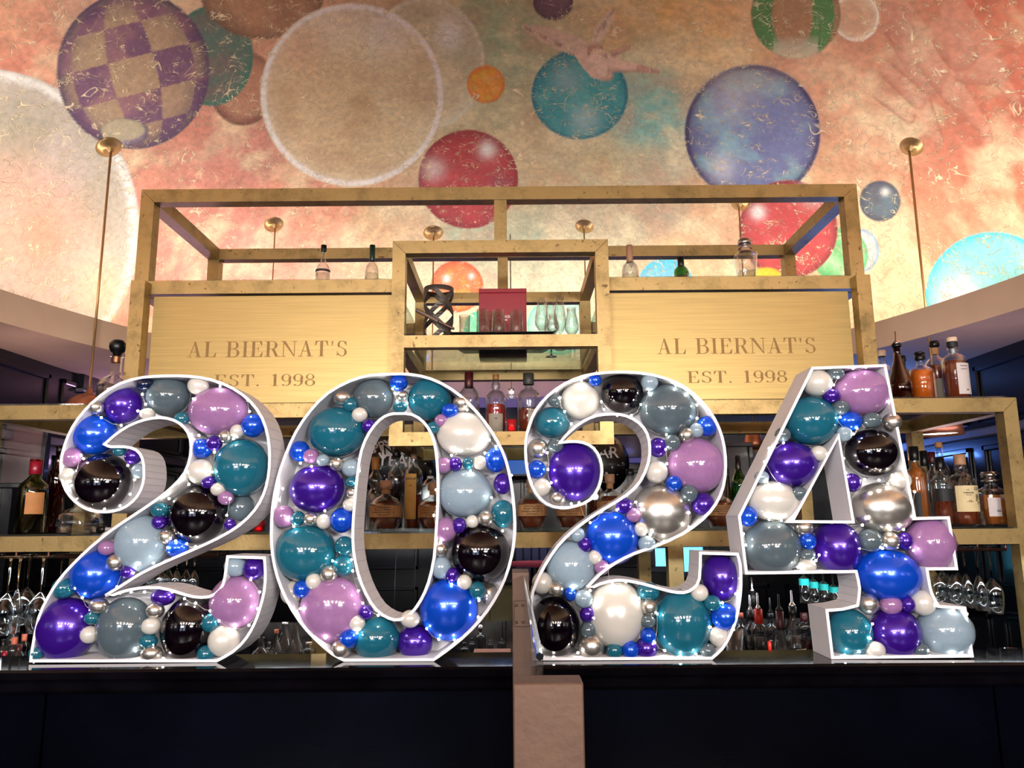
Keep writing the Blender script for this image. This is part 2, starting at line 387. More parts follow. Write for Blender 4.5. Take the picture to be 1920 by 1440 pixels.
    k = np.sqrt(np.clip(1 - vv * vv, .02, 1)); lon = np.arcsin(np.clip(uu / k, -1, 1)); lat = np.arcsin(np.clip(vv, -1, 1))
    chk = (np.floor(lon / .62 + .5) + np.floor(lat / .47 + .35)) % 2
    mix('6c4470', m * (chk > .5) * .9); mix('a8787c', m * (chk > .5) * np.clip((n1 - .45) * 3, 0, .6)); mix('3c3056', m * np.clip(r, 0, 1) ** 9 * .8)
    disc(232, 248, 46, 26, '8c7c94', '241c34', .95); disc(230, 243, 40, 20, 'b8ac90', 'a89c80', .95)
    disc(1037, 5, 37, 32, '6c4c64', '3a2440', .92, var='8c6c70')
    disc(797, 120, 112, 125, 'c8bc9c', 'd8d4bc', .35, 'e8e4d0', .6, hl=((.4, -.45, .25, .7),))
    disc(660, 178, 172, 172, 'dcc89c', 'ece4cc', .75, 'ffffff', 1.0, var='c0a078', vs=4, ew=.45, hl=((.35, -.7, .3, .45), (-.2, -.75, .3, .25)))
    mix('d8a484', np.exp(-(((px - 560) / 50) ** 2 + ((py - 90) / 60) ** 2)) * .4)
    disc(911, 158, 35, 35, 'f09820', 'd8601c', .95, var='e4b428', vs=20)
    disc(878, 336, 93, 92, 'b42438', '84102a', .95, '8c1428', .5, var='cc3c48', hl=((.38, -.6, .16, .9), (-.7, -.2, .22, .5)))
    mix('7c4a60', np.exp(-(((px - 935) / 16) ** 2 + ((py - 350) / 26) ** 2)) * .6)
    disc(1087, 177, 90, 84, '1c98a4', '047c90', .97, '046c80', .7, var='6cc0b8', vs=6, hl=((.1, .55, .3, .3), (-.3, -.35, .3, .22)))
    disc(1605, 32, 43, 45, 'd8b898', 'ece0cc', .5, 'f8f4ec', .9)
    u, v, r, m = disc(1492, 27, 84, 82, 'a07450', '8c6c48', .9)
    mix('2c8444', m * ((np.abs(u - .62 * np.sqrt(np.clip(1 - v * v, 0, 1))) < .24) | (np.abs(u + .75 * np.sqrt(np.clip(1 - v * v, 0, 1))) < .22)) * .85)
    mix('c4b8a0', m * np.clip((v - .45) * 3, 0, .8) * (np.abs(u) < .5)); mix('d8c4a4', m * np.clip((v - .75) * 4, 0, .8))
    disc(1411, 249, 127, 127, '7080b4', '38205c', .96, '2c1850', .8, var='90c4d4', vs=5, grad=3, hl=((-.45, .5, .2, .45), (-.3, -.5, .35, .25)))
    mix('6c70a8', np.exp(-(((px - 1440) / 60) ** 2 + ((py - 250) / 50) ** 2)) * .5)
    mix('b0a0a0', np.exp(-(((px - 1400) / 70) ** 2 + ((py - 150) / 25) ** 2)) * .55)
    disc(1650, 377, 38, 38, '46586c', '28344c', .95, var='5c7484', vs=12, hl=((.25, -.45, .2, .8),))
    disc(1615, 470, 33, 40, 'b4c8cc', '3c8cc4', .8, '58a0cc', .7, hl=((-.1, -.3, .4, .7),), grad=5)
    disc(1575, 478, 52, 52, '38b870', '20a868', .85, var='a8d8a8', vs=9)
    disc(1478, 430, 92, 92, 'b82834', '7c1424', .95, '701c2c', .4, var='cc444c', vs=8, hl=((-.62, -.35, .14, .85), (.5, -.75, .25, .5)))
    disc(1436, 522, 32, 20, 'f0c020', 'e0a818', .95)
    disc(1862, 560, 128, 125, '7cdce0', '18c8dc', .95, '10d0e4', .6, var='b4e8e0', vs=5, grad=4, hl=((-.5, .0, .3, .8),))
    disc(1248, 542, 54, 58, '48c0e0', '18b8e4', .92, var='9cb8d8', vs=10, hl=((-.6, .0, .25, .6),))
    disc(857, 537, 49, 48, 'f07038', 'e04820', .95, 'd84020', .4, var='f09838', vs=14, hl=((-.4, -.3, .14, .9), (.55, -.4, .12, .8)))
    disc(896, 620, 26, 36, '30c89c', '20b88c', .85); disc(1050, 610, 62, 55, 'a4e4d0', '60d0b0', .75, '40c0a0', .5)
    # winged infant figure on the teal sphere
    poly([(976, 47), (1015, 46), (1060, 59), (1097, 75), (1112, 92), (1085, 108), (1050, 95), (1010, 75), (985, 58)], 'dcc0ac', .92)
    for i in range(6): cap(985 + i * 14, 52 + i * 7, 1030 + i * 12, 74 + i * 6, 2, 4, 'f4dcc8' if i % 2 else '84544a', .75)
    poly([(1152, 14), (1135, 26), (1115, 50), (1107, 82), (1120, 90), (1140, 60), (1150, 38)], 'e4cab4', .92)
    for i in range(4): cap(1150 - i * 7, 20 + i * 12, 1122 - i * 2, 60 + i * 6, 2, 3, 'f4dcc8' if i % 2 else '84544a', .75)
    poly([(1082, 85), (1120, 92), (1160, 106), (1152, 130), (1133, 152), (1110, 146), (1087, 120), (1076, 100)], 'e8c4b0', .95)
    cap(1112, 95, 1118, 92, 12, 12, 'bc8c78', .9, '8c5c4c'); cap(1122, 108, 1138, 140, 17, 12, 'f0d0bc', .95, '905c4c')
    cap(1132, 140, 1150, 100, 9, 6, 'f0d0bc', .95, '905c4c'); cap(1150, 100, 1178, 88, 6, 4, 'd0a08c', .95, 'a07060')
    cap(1148, 122, 1200, 128, 13, 7, 'ecc8b4', .95, '905c4c'); cap(1200, 128, 1232, 134, 7, 4, 'c8988a', .95, 'a07060')
    g_ = rgb.mean(1, keepdims=True); rgb = g_ + (rgb - g_) * .99
    return np.clip(rgb * 1.12 * np.array([.93, 1.0, 1.04]), .01, .96)

def dome():
    # finer grid over the half of the dome in front of the bar
    th = np.concatenate([np.linspace(math.radians(8), math.radians(172), 1300), np.linspace(math.radians(175), math.radians(365), 80)])
    t = np.linspace(0.015, .998, 400) * PI / 2
    T, H = np.meshgrid(t, th, indexing='ij'); nT, nH = T.shape
    X = OCX + DA * np.sin(T) * np.cos(H); Y = OCY + DB * np.sin(T) * np.sin(H); Z = DZ0 + DC * np.cos(T)
    # worked plaster: shallow real unevenness
    P = np.stack([X, Y, Z], -1).reshape(-1, 3)
    P = np.vstack([P, [[OCX, OCY, DZ0 + DC]]])
    # photo pixel of every point: where on the surface each painted sphere sits
    R = np.array([RT, UP, fwd]); q = (P - np.array(CAM)) @ R.T; dep = q[:, 2]
    ok = dep > .25; dd = np.where(ok, dep, 1)
    px = 960 + F_PX * q[:, 0] / dd; py = 720 - F_PX * q[:, 1] / dd
    ok &= (py > -900) & (px > -1200) & (px < 3200)
    px = np.where(ok, px, 700 + P[:, 0] * 500); py = np.where(ok, py, -950 - P[:, 1] * 200)
    rgb = paint(px, py, P[:, 0], P[:, 1])
    n = nT * nH
    idx = np.arange(n).reshape(nT, nH)
    a = idx[:-1]; b = idx[1:]
    quads = np.stack([a, np.roll(a, -1, 1), np.roll(b, -1, 1), b], -1).reshape(-1, 4)
    tris = np.stack([idx[0], np.full(nH, n), np.roll(idx[0], -1)], -1)
    me = bpy.data.meshes.new('painted_dome')
    nl = quads.size + tris.size
    me.vertices.add(len(P)); me.vertices.foreach_set('co', P.ravel())
    me.loops.add(nl); me.loops.foreach_set('vertex_index', np.concatenate([quads.ravel(), tris.ravel()]))
    me.polygons.add(len(quads) + len(tris))
    me.polygons.foreach_set('loop_start', np.concatenate([np.arange(len(quads)) * 4, quads.size + np.arange(len(tris)) * 3]))
    me.polygons.foreach_set('use_smooth', np.ones(len(quads) + len(tris), bool))
    me.update(calc_edges=True)
    at_ = me.color_attributes.new('paint', 'FLOAT_COLOR', 'POINT')
    at_.data.foreach_set('color', np.hstack([rgb, np.ones((len(P), 1))]).astype(np.float32).ravel())
    m = bpy.data.materials.new('painted_plaster'); m.use_nodes = True; nt = m.node_tree; bs = nt.nodes['Principled BSDF']
    bs.inputs['Roughness'].default_value = .55
    L = nt.links.new; N = nt.nodes.new
    vc = N('ShaderNodeVertexColor'); vc.layer_name = 'paint'; geo = N('ShaderNodeNewGeometry')
    # trowel strokes: thin raised ridges where warped noise crosses its mid value
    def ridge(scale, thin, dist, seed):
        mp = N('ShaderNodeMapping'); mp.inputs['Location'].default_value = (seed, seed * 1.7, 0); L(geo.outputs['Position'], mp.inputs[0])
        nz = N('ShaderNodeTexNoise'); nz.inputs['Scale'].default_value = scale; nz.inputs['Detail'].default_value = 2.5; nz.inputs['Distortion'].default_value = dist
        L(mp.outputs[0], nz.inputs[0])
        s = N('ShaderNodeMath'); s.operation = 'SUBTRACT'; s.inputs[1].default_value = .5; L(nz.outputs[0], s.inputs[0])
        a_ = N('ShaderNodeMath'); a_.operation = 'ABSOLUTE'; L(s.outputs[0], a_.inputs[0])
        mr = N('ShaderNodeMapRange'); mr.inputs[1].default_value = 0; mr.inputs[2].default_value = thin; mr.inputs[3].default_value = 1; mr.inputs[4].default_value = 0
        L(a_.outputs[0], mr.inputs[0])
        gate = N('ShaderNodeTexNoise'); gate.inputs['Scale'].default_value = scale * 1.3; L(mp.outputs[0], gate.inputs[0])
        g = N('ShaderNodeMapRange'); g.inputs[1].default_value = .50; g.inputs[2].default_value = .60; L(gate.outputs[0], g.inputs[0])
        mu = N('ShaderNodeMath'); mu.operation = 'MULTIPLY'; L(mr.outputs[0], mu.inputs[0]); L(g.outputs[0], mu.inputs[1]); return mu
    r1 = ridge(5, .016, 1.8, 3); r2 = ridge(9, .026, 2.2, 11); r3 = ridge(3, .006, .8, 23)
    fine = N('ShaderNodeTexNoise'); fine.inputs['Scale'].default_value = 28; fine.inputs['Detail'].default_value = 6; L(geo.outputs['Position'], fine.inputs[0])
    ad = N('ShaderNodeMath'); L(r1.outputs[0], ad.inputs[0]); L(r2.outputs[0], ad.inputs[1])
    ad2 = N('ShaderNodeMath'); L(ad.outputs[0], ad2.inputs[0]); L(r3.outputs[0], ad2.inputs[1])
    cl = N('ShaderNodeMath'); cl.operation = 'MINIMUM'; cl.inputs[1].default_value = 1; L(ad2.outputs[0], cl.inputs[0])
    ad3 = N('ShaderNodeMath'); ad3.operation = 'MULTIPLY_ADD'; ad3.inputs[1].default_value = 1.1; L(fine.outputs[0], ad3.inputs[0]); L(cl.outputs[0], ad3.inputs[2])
    bp = N('ShaderNodeBump'); bp.inputs['Strength'].default_value = .8; bp.inputs['Distance'].default_value = -.006
    L(ad3.outputs[0], bp.inputs['Height']); L(bp.outputs[0], bs.inputs['Normal'])
    # cream put into the colour along the ridges as their relief highlights
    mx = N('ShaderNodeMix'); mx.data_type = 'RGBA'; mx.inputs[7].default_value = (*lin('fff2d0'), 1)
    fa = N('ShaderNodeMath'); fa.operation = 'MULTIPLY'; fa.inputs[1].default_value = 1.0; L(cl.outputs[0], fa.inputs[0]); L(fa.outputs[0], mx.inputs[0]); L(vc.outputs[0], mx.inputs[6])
    hv = N('ShaderNodeMapRange'); hv.inputs[1].default_value = .3; hv.inputs[2].default_value = .7; hv.inputs[3].default_value = .84; hv.inputs[4].default_value = 1.12; L(fine.outputs[0], hv.inputs[0])
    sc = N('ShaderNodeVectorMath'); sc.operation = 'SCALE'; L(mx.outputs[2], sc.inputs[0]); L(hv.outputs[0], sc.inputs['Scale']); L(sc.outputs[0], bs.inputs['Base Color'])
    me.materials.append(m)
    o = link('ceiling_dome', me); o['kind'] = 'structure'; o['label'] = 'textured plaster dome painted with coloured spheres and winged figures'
dome()
def on_dome(px, py):
    v = ray(px, py); lo = .5
    f = lambda d: (lambda p: p.z - (DZ0 + DC * math.sqrt(max(0, 1 - ((p.x - OCX) / DA) ** 2 - ((p.y - OCY) / DB) ** 2))))(CAM + v * (d / v.y))
    while f(lo) < 0 and lo < 9: lo += .02
    return at(px, py, lo)

# ---------------------------------------------------------------- brass back bar unit
YF, YR = 3.20, 3.96           # front and rear frame planes
YC = 3.14                     # front of the central box and of the outer lower posts
PB = .060                     # bar profile
unit = thing('brass_bar_shelving', 'tall open brass frame shelving unit standing behind the bar', 'shelving', (0, YF, 0))
def upart(name, bm, m=None, label=None, parent=None):
    for v in bm.verts: v.co.y -= YF
    return tag(obj(name, bm, m or BRASS, parent or unit), label)
def zf(px, py, d=None): return at(px, py, d or YF).z
def xf(px, py, d=None): return at(px, py, d or YF).x
Z_TOP = zf(935, 350); Z_P1 = zf(935, 522); Z_P0 = zf(935, 753); Z_S1 = zf(950, 998.5)
ZB_TOP = .905                 # back counter
XL, XR = xf(262, 400), xf(1609, 380)          # upper frame
XLL, XLR = xf(240, 600, YC), xf(1643, 640, YC)  # outer posts
XW1 = xf(1907, 760); XW0 = -XW1 + 2 * xf(935, 760)   # wide lower frame
def hbar(x0, x1, z1, y=YF, h=PB, d=PB, label=None, name='rail', m0=0, m1=0):
    """horizontal bar, top at z1; m0/m1: mitre the end downward (the bottom edge is shorter)"""
    return upart(name, prism([(x0, z1), (x1, z1), (x1 - m1 * h, z1 - h), (x0 + m0 * h, z1 - h)], y, y + d), label=label)
def vpost(x0, z0, z1, y=YF, wd=PB, d=PB, name='post', mt=0, mb=0, label=None):
    """mt: +1 mitre so that the outer (left) edge is taller, -1 the right"""
    tl = z1 if mt >= 0 else z1 - wd; tr = z1 if mt <= 0 else z1 - wd
    bl = z0 if mb >= 0 else z0 + wd; br = z0 if mb <= 0 else z0 + wd
    return upart(name, prism([(x0, tl), (x0 + wd, tr), (x0 + wd, br), (x0, bl)], y, y + d), label=label)
def dbar(x0, z1, y0=None, y1=None, wd=PB, h=PB, name='side_rail'):
    return upart(name, bx(x0, x0 + wd, (YF + PB) if y0 is None else y0, YR if y1 is None else y1, z1 - h, z1))
G = .002
CXL, CXR = xf(735, 520, YC), xf(1142, 520, YC)
# upper open frame: front, rear, side rails
for y in (YF, YR):
    hbar(XL, XR, Z_TOP, y, m0=1, m1=1)
    vpost(XL, Z_P1, Z_TOP - G, y, mt=1); vpost(XR - PB, Z_P1, Z_TOP - G, y, mt=-1)
dbar(XL, Z_TOP); dbar(XR - PB, Z_TOP)
XM = (XL + XR) / 2
vpost(XM - .022, zf(935, 452), Z_TOP - PB - G, YF, wd=.055, d=.05)
vpost(XM - .022, Z_P1, Z_TOP - PB - G, YR, wd=.055, d=.05)
# wide lower frame: top bar, shelf bar, end posts
for y in (YF, YR):
    hbar(XW0, CXL - .001, Z_P0, y, m0=1); hbar(CXR + .001, XW1, Z_P0, y, m1=1)
    hbar(XW0 + PB, XW1 - PB, Z_S1, y, h=.062)
    vpost(XW0, ZB_TOP, Z_P0 - G, y, mt=1); vpost(XW1 - PB, ZB_TOP, Z_P0 - G, y, mt=-1)
for x in (xf(1253, 1040), xf(590, 1040)):
    vpost(x, ZB_TOP, Z_S1 - .063, YF); vpost(x, ZB_TOP, Z_S1 - .063, YR)
for x in (XW0, XW1 - PB): dbar(x, Z_P0); dbar(x, Z_S1)
for x in (XLL, XLR - PB): dbar(x, Z_P0 - .001, h=.058); dbar(x, Z_S1 - .001, h=.058)
# panel bars and outer posts
for y in (YF, YR):
    hbar(XL, CXL - .001, Z_P1, y, h=.058); hbar(CXR + .001, XR, Z_P1, y, h=.058)
for x in (XLL, XLR - PB):
    vpost(x, Z_S1 + .001, zf(935, 520, YC), YC, d=.058); vpost(x, Z_S1 + .001, Z_P1 - .07, YR)
dbar(XL, Z_P1); dbar(XR - PB, Z_P1)
# sign panels with etched lettering
def glyph(ch):
    """didone capitals and figures as polygons on a unit height; returns polygons, advance"""
    P = []
    def R(x0, z0, x1, z1): P.append([(x0, z0), (x1, z0), (x1, z1), (x0, z1)])
    def serif(x, z, w=.17): R(x - w, z, x + w, z + .035)
    def arc(cx, cz, rx, rz, a0, a1, thick, thin=.035, n=16):
        o, i = [], []
        for k in range(n + 1):
            a = math.radians(a0 + (a1 - a0) * k / n); t = thin + (thick - thin) * abs(math.cos(a)) ** 1.5
            o.append((cx + rx * math.cos(a), cz + rz * math.sin(a))); i.append((cx + (rx - t) * math.cos(a), cz + (rz - min(t, .05)) * math.sin(a)))
        for k in range(n): P.append([o[k], o[k + 1], i[k + 1], i[k]])
    T = .15
    if ch == 'A':
        P.append([(.03 + .09, 0), (.16, 0), (.44, 1), (.40, 1)]); P.append([(.56, 0), (.73, 0), (.46, 1), (.36, 1)])
        R(.2, .32, .62, .355); R(.0, 0, .28, .035); R(.46, 0, .84, .035); return P, .9
    if ch == 'L': R(.13, 0, .13 + T, 1); serif(.2, .965); R(.03, 0, .66, .035); P.append([(.66, 0), (.70, .3), (.67, .3), (.54, .03)]); return P, .78
    if ch == 'B':
        R(.13, 0, .13 + T, 1); R(.03, .965, .45, 1); R(.03, 0, .47, .035); R(.2, .495, .45, .53)
        arc(.42, .755, .28, .245, -90, 90, .14); arc(.45, .265, .31, .265, -90, 90, .15); return P, .86
    if ch == 'I': R(.13, 0, .13 + T, 1); serif(.2, .965); serif(.2, 0); return P, .46
    if ch == 'E':
        R(.13, 0, .13 + T, 1); R(.03, .965, .66, 1); R(.03, 0, .68, .035); R(.2, .49, .48, .525); R(.46, .38, .49, .64)
        P.append([(.66, 1), (.66, .72), (.63, .72), (.52, .97)]); P.append([(.68, 0), (.71, .3), (.68, .3), (.55, .03)]); return P, .8
    if ch == 'R':
        R(.13, 0, .13 + T, 1); R(.03, .965, .45, 1); serif(.2, 0); R(.2, .48, .45, .515); arc(.42, .74, .28, .26, -90, 90, .14)
        P.append([(.40, .5), (.55, .5), (.74, .06), (.60, .03)]); R(.6, 0, .86, .035); return P, .88
    if ch == 'N': R(.14, 0, .18, 1); R(.74, 0, .78, 1); P.append([(.08, 1), (.26, 1), (.80, 0), (.74, 0)]); serif(.16, 0, .13); serif(.76, .965, .13); R(.02, .965, .2, 1); return P, .96
    if ch == 'T':
        R(.30, 0, .30 + T, 1); R(.04, .965, .71, 1); serif(.375, 0); P.append([(.04, 1), (.02, .70), (.05, .70), (.16, .97)]); P.append([(.71, 1), (.73, .70), (.70, .70), (.59, .97)]); return P, .82
    if ch == 'S':
        arc(.33, .745, .25, .255, 15, 225, .12); arc(.33, .255, .27, .255, -165, 45, .13)
        P.append([(.10, .66), (.22, .60), (.58, .33), (.52, .46), (.26, .62), (.15, .7)]); R(.53, .70, .565, .97); R(.06, .03, .09, .32); return P, .72
    if ch == "'": P.append([(.08, .97), (.2, .97), (.15, .68), (.12, .68)]); return P, .34
    if ch == '.': R(.06, 0, .18, .12); return P, .42
    if ch == '1': R(.17, 0, .17 + T, 1); serif(.245, 0, .2); P.append([(.04, .84), (.17, .98), (.2, .98), (.2, .9)]); return P, .56
    if ch == '9': arc(.31, .69, .28, .31, 0, 360, .13, n=26); arc(.27, .38, .32, .38, -100, 55, .14); R(.09, .03, .2, .14); return P, .66
    if ch == '8': arc(.32, .76, .24, .24, 0, 360, .11, n=26); arc(.32, .265, .29, .265, 0, 360, .13, n=26); return P, .68
    return P, .42
def serif_line(s, h, x_mid, z, y, parent, width, name='lettering'):
    gl = [glyph(c) for c in s]; tot = sum(a for _, a in gl); k = width / (tot - .06); x = x_mid - width / 2
    lift = 0
    for P, a in gl:
        bm = bmesh.new()
        for q in P:
            lift += 1
            prism([(x + u_ * k, z + v_ * h) for u_, v_ in q], y - .0008 - (lift % 7) * .00004, y + .001, bm)
        x += a * k
        if P: upart('letter', bm, BRASS_ETCH, parent=parent)
        else: bm.free()
for side in (0, 1):
    x0, x1 = ((XLL + PB + .008, CXL - .008), (CXR + .008, XLR - PB - .008))[side]
    p = upart('sign_panel', bx(x0, x1, YF + .012, YF + .03, Z_P0 + .004, Z_P1 - .066, .001), BRASS_PANEL,
              ('brushed brass panel with etched serif lettering, left of the central shelves', 'brushed brass panel with etched serif lettering, right of the central shelves')[side])
    (lx0, lx1, ly, lh), (mx0, mx1, my, mh) = (((350, 652, 669, 31), (400, 591, 724, 23)), ((1232, 1532, 663, 31), (1288, 1477, 717.5, 23)))[side]
    Yp = YF + .012
    a, b = at(lx0, ly, Yp), at(lx1, ly, Yp); serif_line("AL BIERNAT'S", lh / 1440 * YF * .99, (a.x + b.x) / 2, zf((lx0 + lx1) / 2, ly, Yp), Yp, p, b.x - a.x)
    a, b = at(mx0, my, Yp), at(mx1, my, Yp); serif_line('EST. 1998', mh / 1440 * YF, (a.x + b.x) / 2, zf((mx0 + mx1) / 2, my, Yp), Yp, p, b.x - a.x)
# central box of shelves
CZ1, CZM, CZ0 = zf(938, 450, YC), zf(938, 627.5, YC), zf(941, 809, YC)
CB = .056
for y in (YC, YR - .05):
    hbar(CXL, CXR, CZ1, y, h=CB, d=.056, m0=1, m1=1)
    vpost(CXL, CZ0 - CB, CZ1 - G, y, wd=CB, d=.056, mt=1, mb=1); vpost(CXR - CB, CZ0 - CB, CZ1 - G, y, wd=CB, d=.056, mt=-1, mb=-1)
    hbar(CXL + CB, CXR - CB, CZM, y, h=.052, d=.056)
    upart('rail', prism([(CXL + CB, CZ0), (CXR - CB, CZ0), (CXR, CZ0 - CB), (CXL, CZ0 - CB)], y, y + .056))
for z in (CZ1, CZM, CZ0):
    for x in (CXL, CXR - CB): dbar(x + .003, z - .001, YC + .056, YR - .05, wd=CB - .006, h=.05)
def glass(x0, x1, z, y0=None, y1=None, label=None):
    return upart('glass_shelf', bx(x0, x1, y0 or YF + PB, y1 or YR, z, z + .008, .001), SHELFGLASS, label)
glass(CXL + CB, CXR - CB, CZM - .004, YC + .03, YR - .02)
glass(CXL + CB, CXR - CB, CZ0 - .004, YC + .03, YR - .02)
SH = .008
glass(XW0 + .03, CXL - .01, Z_S1, YF + .012, YR + .03); glass(CXL - .008, CXR + .008, Z_S1, YF + .012, YR + .03); glass(CXR + .01, XW1 - .03, Z_S1, YF + .012, YR + .03)
glass(XW0 + .03, XLL - .005, Z_P0, YF + .012, YR + .03); glass(XLR + .005, XW1 - .03, Z_P0, YF + .012, YR + .03)
glass(XL + .03, CXL - .006, Z_P1, YF + .012, YR + .03); glass(CXR + .006, XR - .03, Z_P1, YF + .012, YR + .03)
# stemware rails under the lower shelf
RAILM = mat('dark_bronze_rail', '#4a3028', .3, .8)
for x0, x1 in ((XW0 + .05, xf(140, 1040)), (xf(285, 1040), xf(400, 1040)), (xf(1740, 1035), XW1 - .09)):
    for yy in (YF + .045, YF + .16):
        bm = bmesh.new(); zz = Z_S1 - .085
        tube(bm, [(x0, yy, zz), (x1, yy, zz), (x1, yy, zz + .02)], .007, 8)
        n_ = max(2, int((x1 - x0) / .11))
        for i in range(n_ + 1): tube(bm, [(x0 + (x1 - x0) * i / n_, yy, zz), (x0 + (x1 - x0) * i / n_, yy, Z_S1 - .03)], .005, 6)
        upart('hanging_rail', bm, RAILM)

# pendant lamps hanging from the dome in the room behind the unit
ROSE = mat('satin_bronze', '#b09468', .32, .75, var=.1, vscale=30)
RODM = mat('brass_rod', '#b08c5c', .35, .7)
COPPER = mat('brushed_copper', '#b87a5c', .34, .8, var=.1, vscale=20)
LAMPIN = mat('lit_lamp_diffuser', (1, .86, .66), emis=5)
spec = [(203, 275, 738, 'pendant lamp with copper dome shade hanging over the left end of the shelving', .135),
        (513, 420, 806, 'pendant lamp hanging behind the left brass panel', .075),
        (812, 436, 806, 'pendant lamp whose bronze rosette is above the painted orange sphere', .075),
        (1096, 423, 806, 'pendant lamp hanging behind the upper right corner of the central shelves', .075),
        (1388, 380, 806, 'pendant lamp whose bronze rosette touches the red painted sphere', .075),
        (1710, 273, 768, 'pendant lamp hanging behind the bottles on the upper right shelf', .13)]
for px, py, yb, lab, rs in spec:
    p = on_dome(px, py); e = 1e-3
    gz = lambda x, y: DZ0 + DC * math.sqrt(1 - ((x - OCX) / DA) ** 2 - ((y - OCY) / DB) ** 2)
    nrm = Vector(((gz(p.x + e, p.y) - gz(p.x - e, p.y)) / (2 * e), (gz(p.x, p.y + e) - gz(p.x, p.y - e)) / (2 * e), -1)).normalized()
    t = thing('pendant_lamp', lab, 'lamp', (p.x, p.y, p.z), 'pendant lamps hanging from the painted dome')
    r_ = 22.5 / F_PX * p.y * 1.07 if px in (203, 1710) else 18 / F_PX * p.y * 1.05
    b = lathe([(0, 0), (r_, 0), (r_ * 1.02, .006), (r_ * .93, .013), (r_ * .6, .021), (r_ * .28, .027), (r_ * .2, .05), (0, .052)], 28)
    o = obj('rosette', b, ROSE, t, True); o.rotation_euler = nrm.to_track_quat('Z', 'Y').to_euler()
    zl = at(px - (30 if px < 960 else -30) * 0, yb, p.y).z - p.z
    b = bmesh.new(); P0 = nrm * .045; tube(b, [P0, (P0.x, P0.y, zl)], 2.4 / F_PX * p.y if px in (203, 1710) else 1.3 / F_PX * p.y, 8); obj('rod', b, RODM, t, True)
    b = lathe([(.012, .03), (.02, 0), (rs * .45, -.012), (rs * .75, -.04), (rs * .93, -.085), (rs, -.15), (rs * .98, -.15), (rs * .9, -.085), (rs * .72, -.045), (.012, -.02)], 28, off=(P0.x, P0.y, zl))
    obj('shade', b, COPPER, t, True)
    b = lathe([(0, -.13), (rs * .9, -.13), (rs * .9, -.136), (0, -.14)], 24, off=(P0.x, P0.y, zl)); obj('diffuser', b, LAMPIN, t, True)

# ---------------------------------------------------------------- bar counter (guest side) and back counter
CZ = at(960, 1239.7, 2.1).z
CY0 = atz(960, 1250, CZ).y
bar = thing('bar_counter', 'long black polished bar counter carrying the four balloon numbers', 'bar counter', (0, CY0, 0))
def bpart(name, b, m, parent=None):
    for v in b.verts: v.co.y -= CY0
    return obj(name, b, m, parent or bar)
bpart('worktop', bx(-2.9, 2.9, CY0, 2.245, CZ - .028, CZ, .006), COUNTER)
bpart('speed_rail', bx(-2.8, 2.8, 2.20, 2.72, CZ - .135, CZ - .12, .002), mat('brushed_steel', '#8c8c90', .3, .9))
bpart('edge_moulding', bx(-2.9, 2.9, CY0 + .012, CY0 + .06, CZ - .06, CZ - .0285, .008), COUNTER)
xs = [-2.88, at(55, 1350, 2.0).x, at(1898, 1350, 2.0).x, 2.88]
for a, b in zip(xs, xs[1:]): bpart('front_panel', bx(a + .003, b - .003, CY0 + .035, CY0 + .06, .1, CZ - .061, .003), NAVY)
bpart('carcass', bx(-2.87, 2.87, CY0 + .062, 2.199, .1, CZ - .03), BLACK_PAINT)
bpart('toe_kick', bx(-2.85, 2.85, CY0 + .09, 2.16, 0, .099), BLACK_PAINT)
back = thing('back_counter', 'low dark back counter under the brass shelving', 'counter', (0, 2.75, 0))
b = bx(-2.9, 2.9, 0, 1.5, ZB_TOP - .03, ZB_TOP, .004); obj('worktop', b, COUNTER, back)
b = bx(-2.88, 2.88, .03, 1.47, .0, ZB_TOP - .031); obj('carcass', b, BLACK_PAINT, back)
# brass partition screen in front of the counter
scr = thing('brass_partition_screen', 'brass-ended glass partition standing out from the front of the bar', 'partition', (.03, .8, 0))
BRO = brass_mat('rose_brass', '#503a2d', '#443026', .5, .3)
def spart(name, b, m, parent=None):
    for v in b.verts: v.co.x -= .03; v.co.y -= .8
    return obj(name, b, m, parent or scr)
p1, p2 = at(962, 1282, .76), at(1094, 1282, .76)
spart('near_post', bx(p1.x, p2.x, .76, .80, 0, p1.z, .0012), BRO)
q1, q2 = at(960, 1073, 1.89), at(992, 1073, 1.89)
far = spart('far_post', bx(q1.x, q2.x, 1.89, CY0 - .002, 0, q1.z, .0015), BRO)
gl = spart('glass_pane', bx(.022, .029, .80, 1.89, .15, q1.z - .01, .001), GLASS)
b = bmesh.new(); tube(b, [(.0255, .80, q1.z - .01), (.0255, 1.89, q1.z - .008)], .004, 8); spart('top_channel', b, mat('polished_chrome', '#c8c8cc', .12, 1.0))
z1_, z0_ = at(975, 1126, 1.89).z, at(975, 1174, 1.89).z
hp = spart('hinge_plate', bx(at(964, 1150, 1.885).x, at(984, 1150, 1.885).x, 1.882, 1.89, z0_, z1_, .001), BRO, None)
for i in (0, 1):
    for j in (0, 1):
        x_ = at(968 + 12 * i, 1150, 1.88).x; zz = z0_ + .01 + j * (z1_ - z0_ - .02)
        b = lathe([(0, 0), (.0035, 0), (.003, .003), (0, .004)], 10); b.transform(Matrix.Rotation(PI / 2, 4, 'X')); b.transform(Matrix.Translation((x_ - .03, 1.882 - .8, zz)))
        obj('bolt', b, BRO, hp, True)

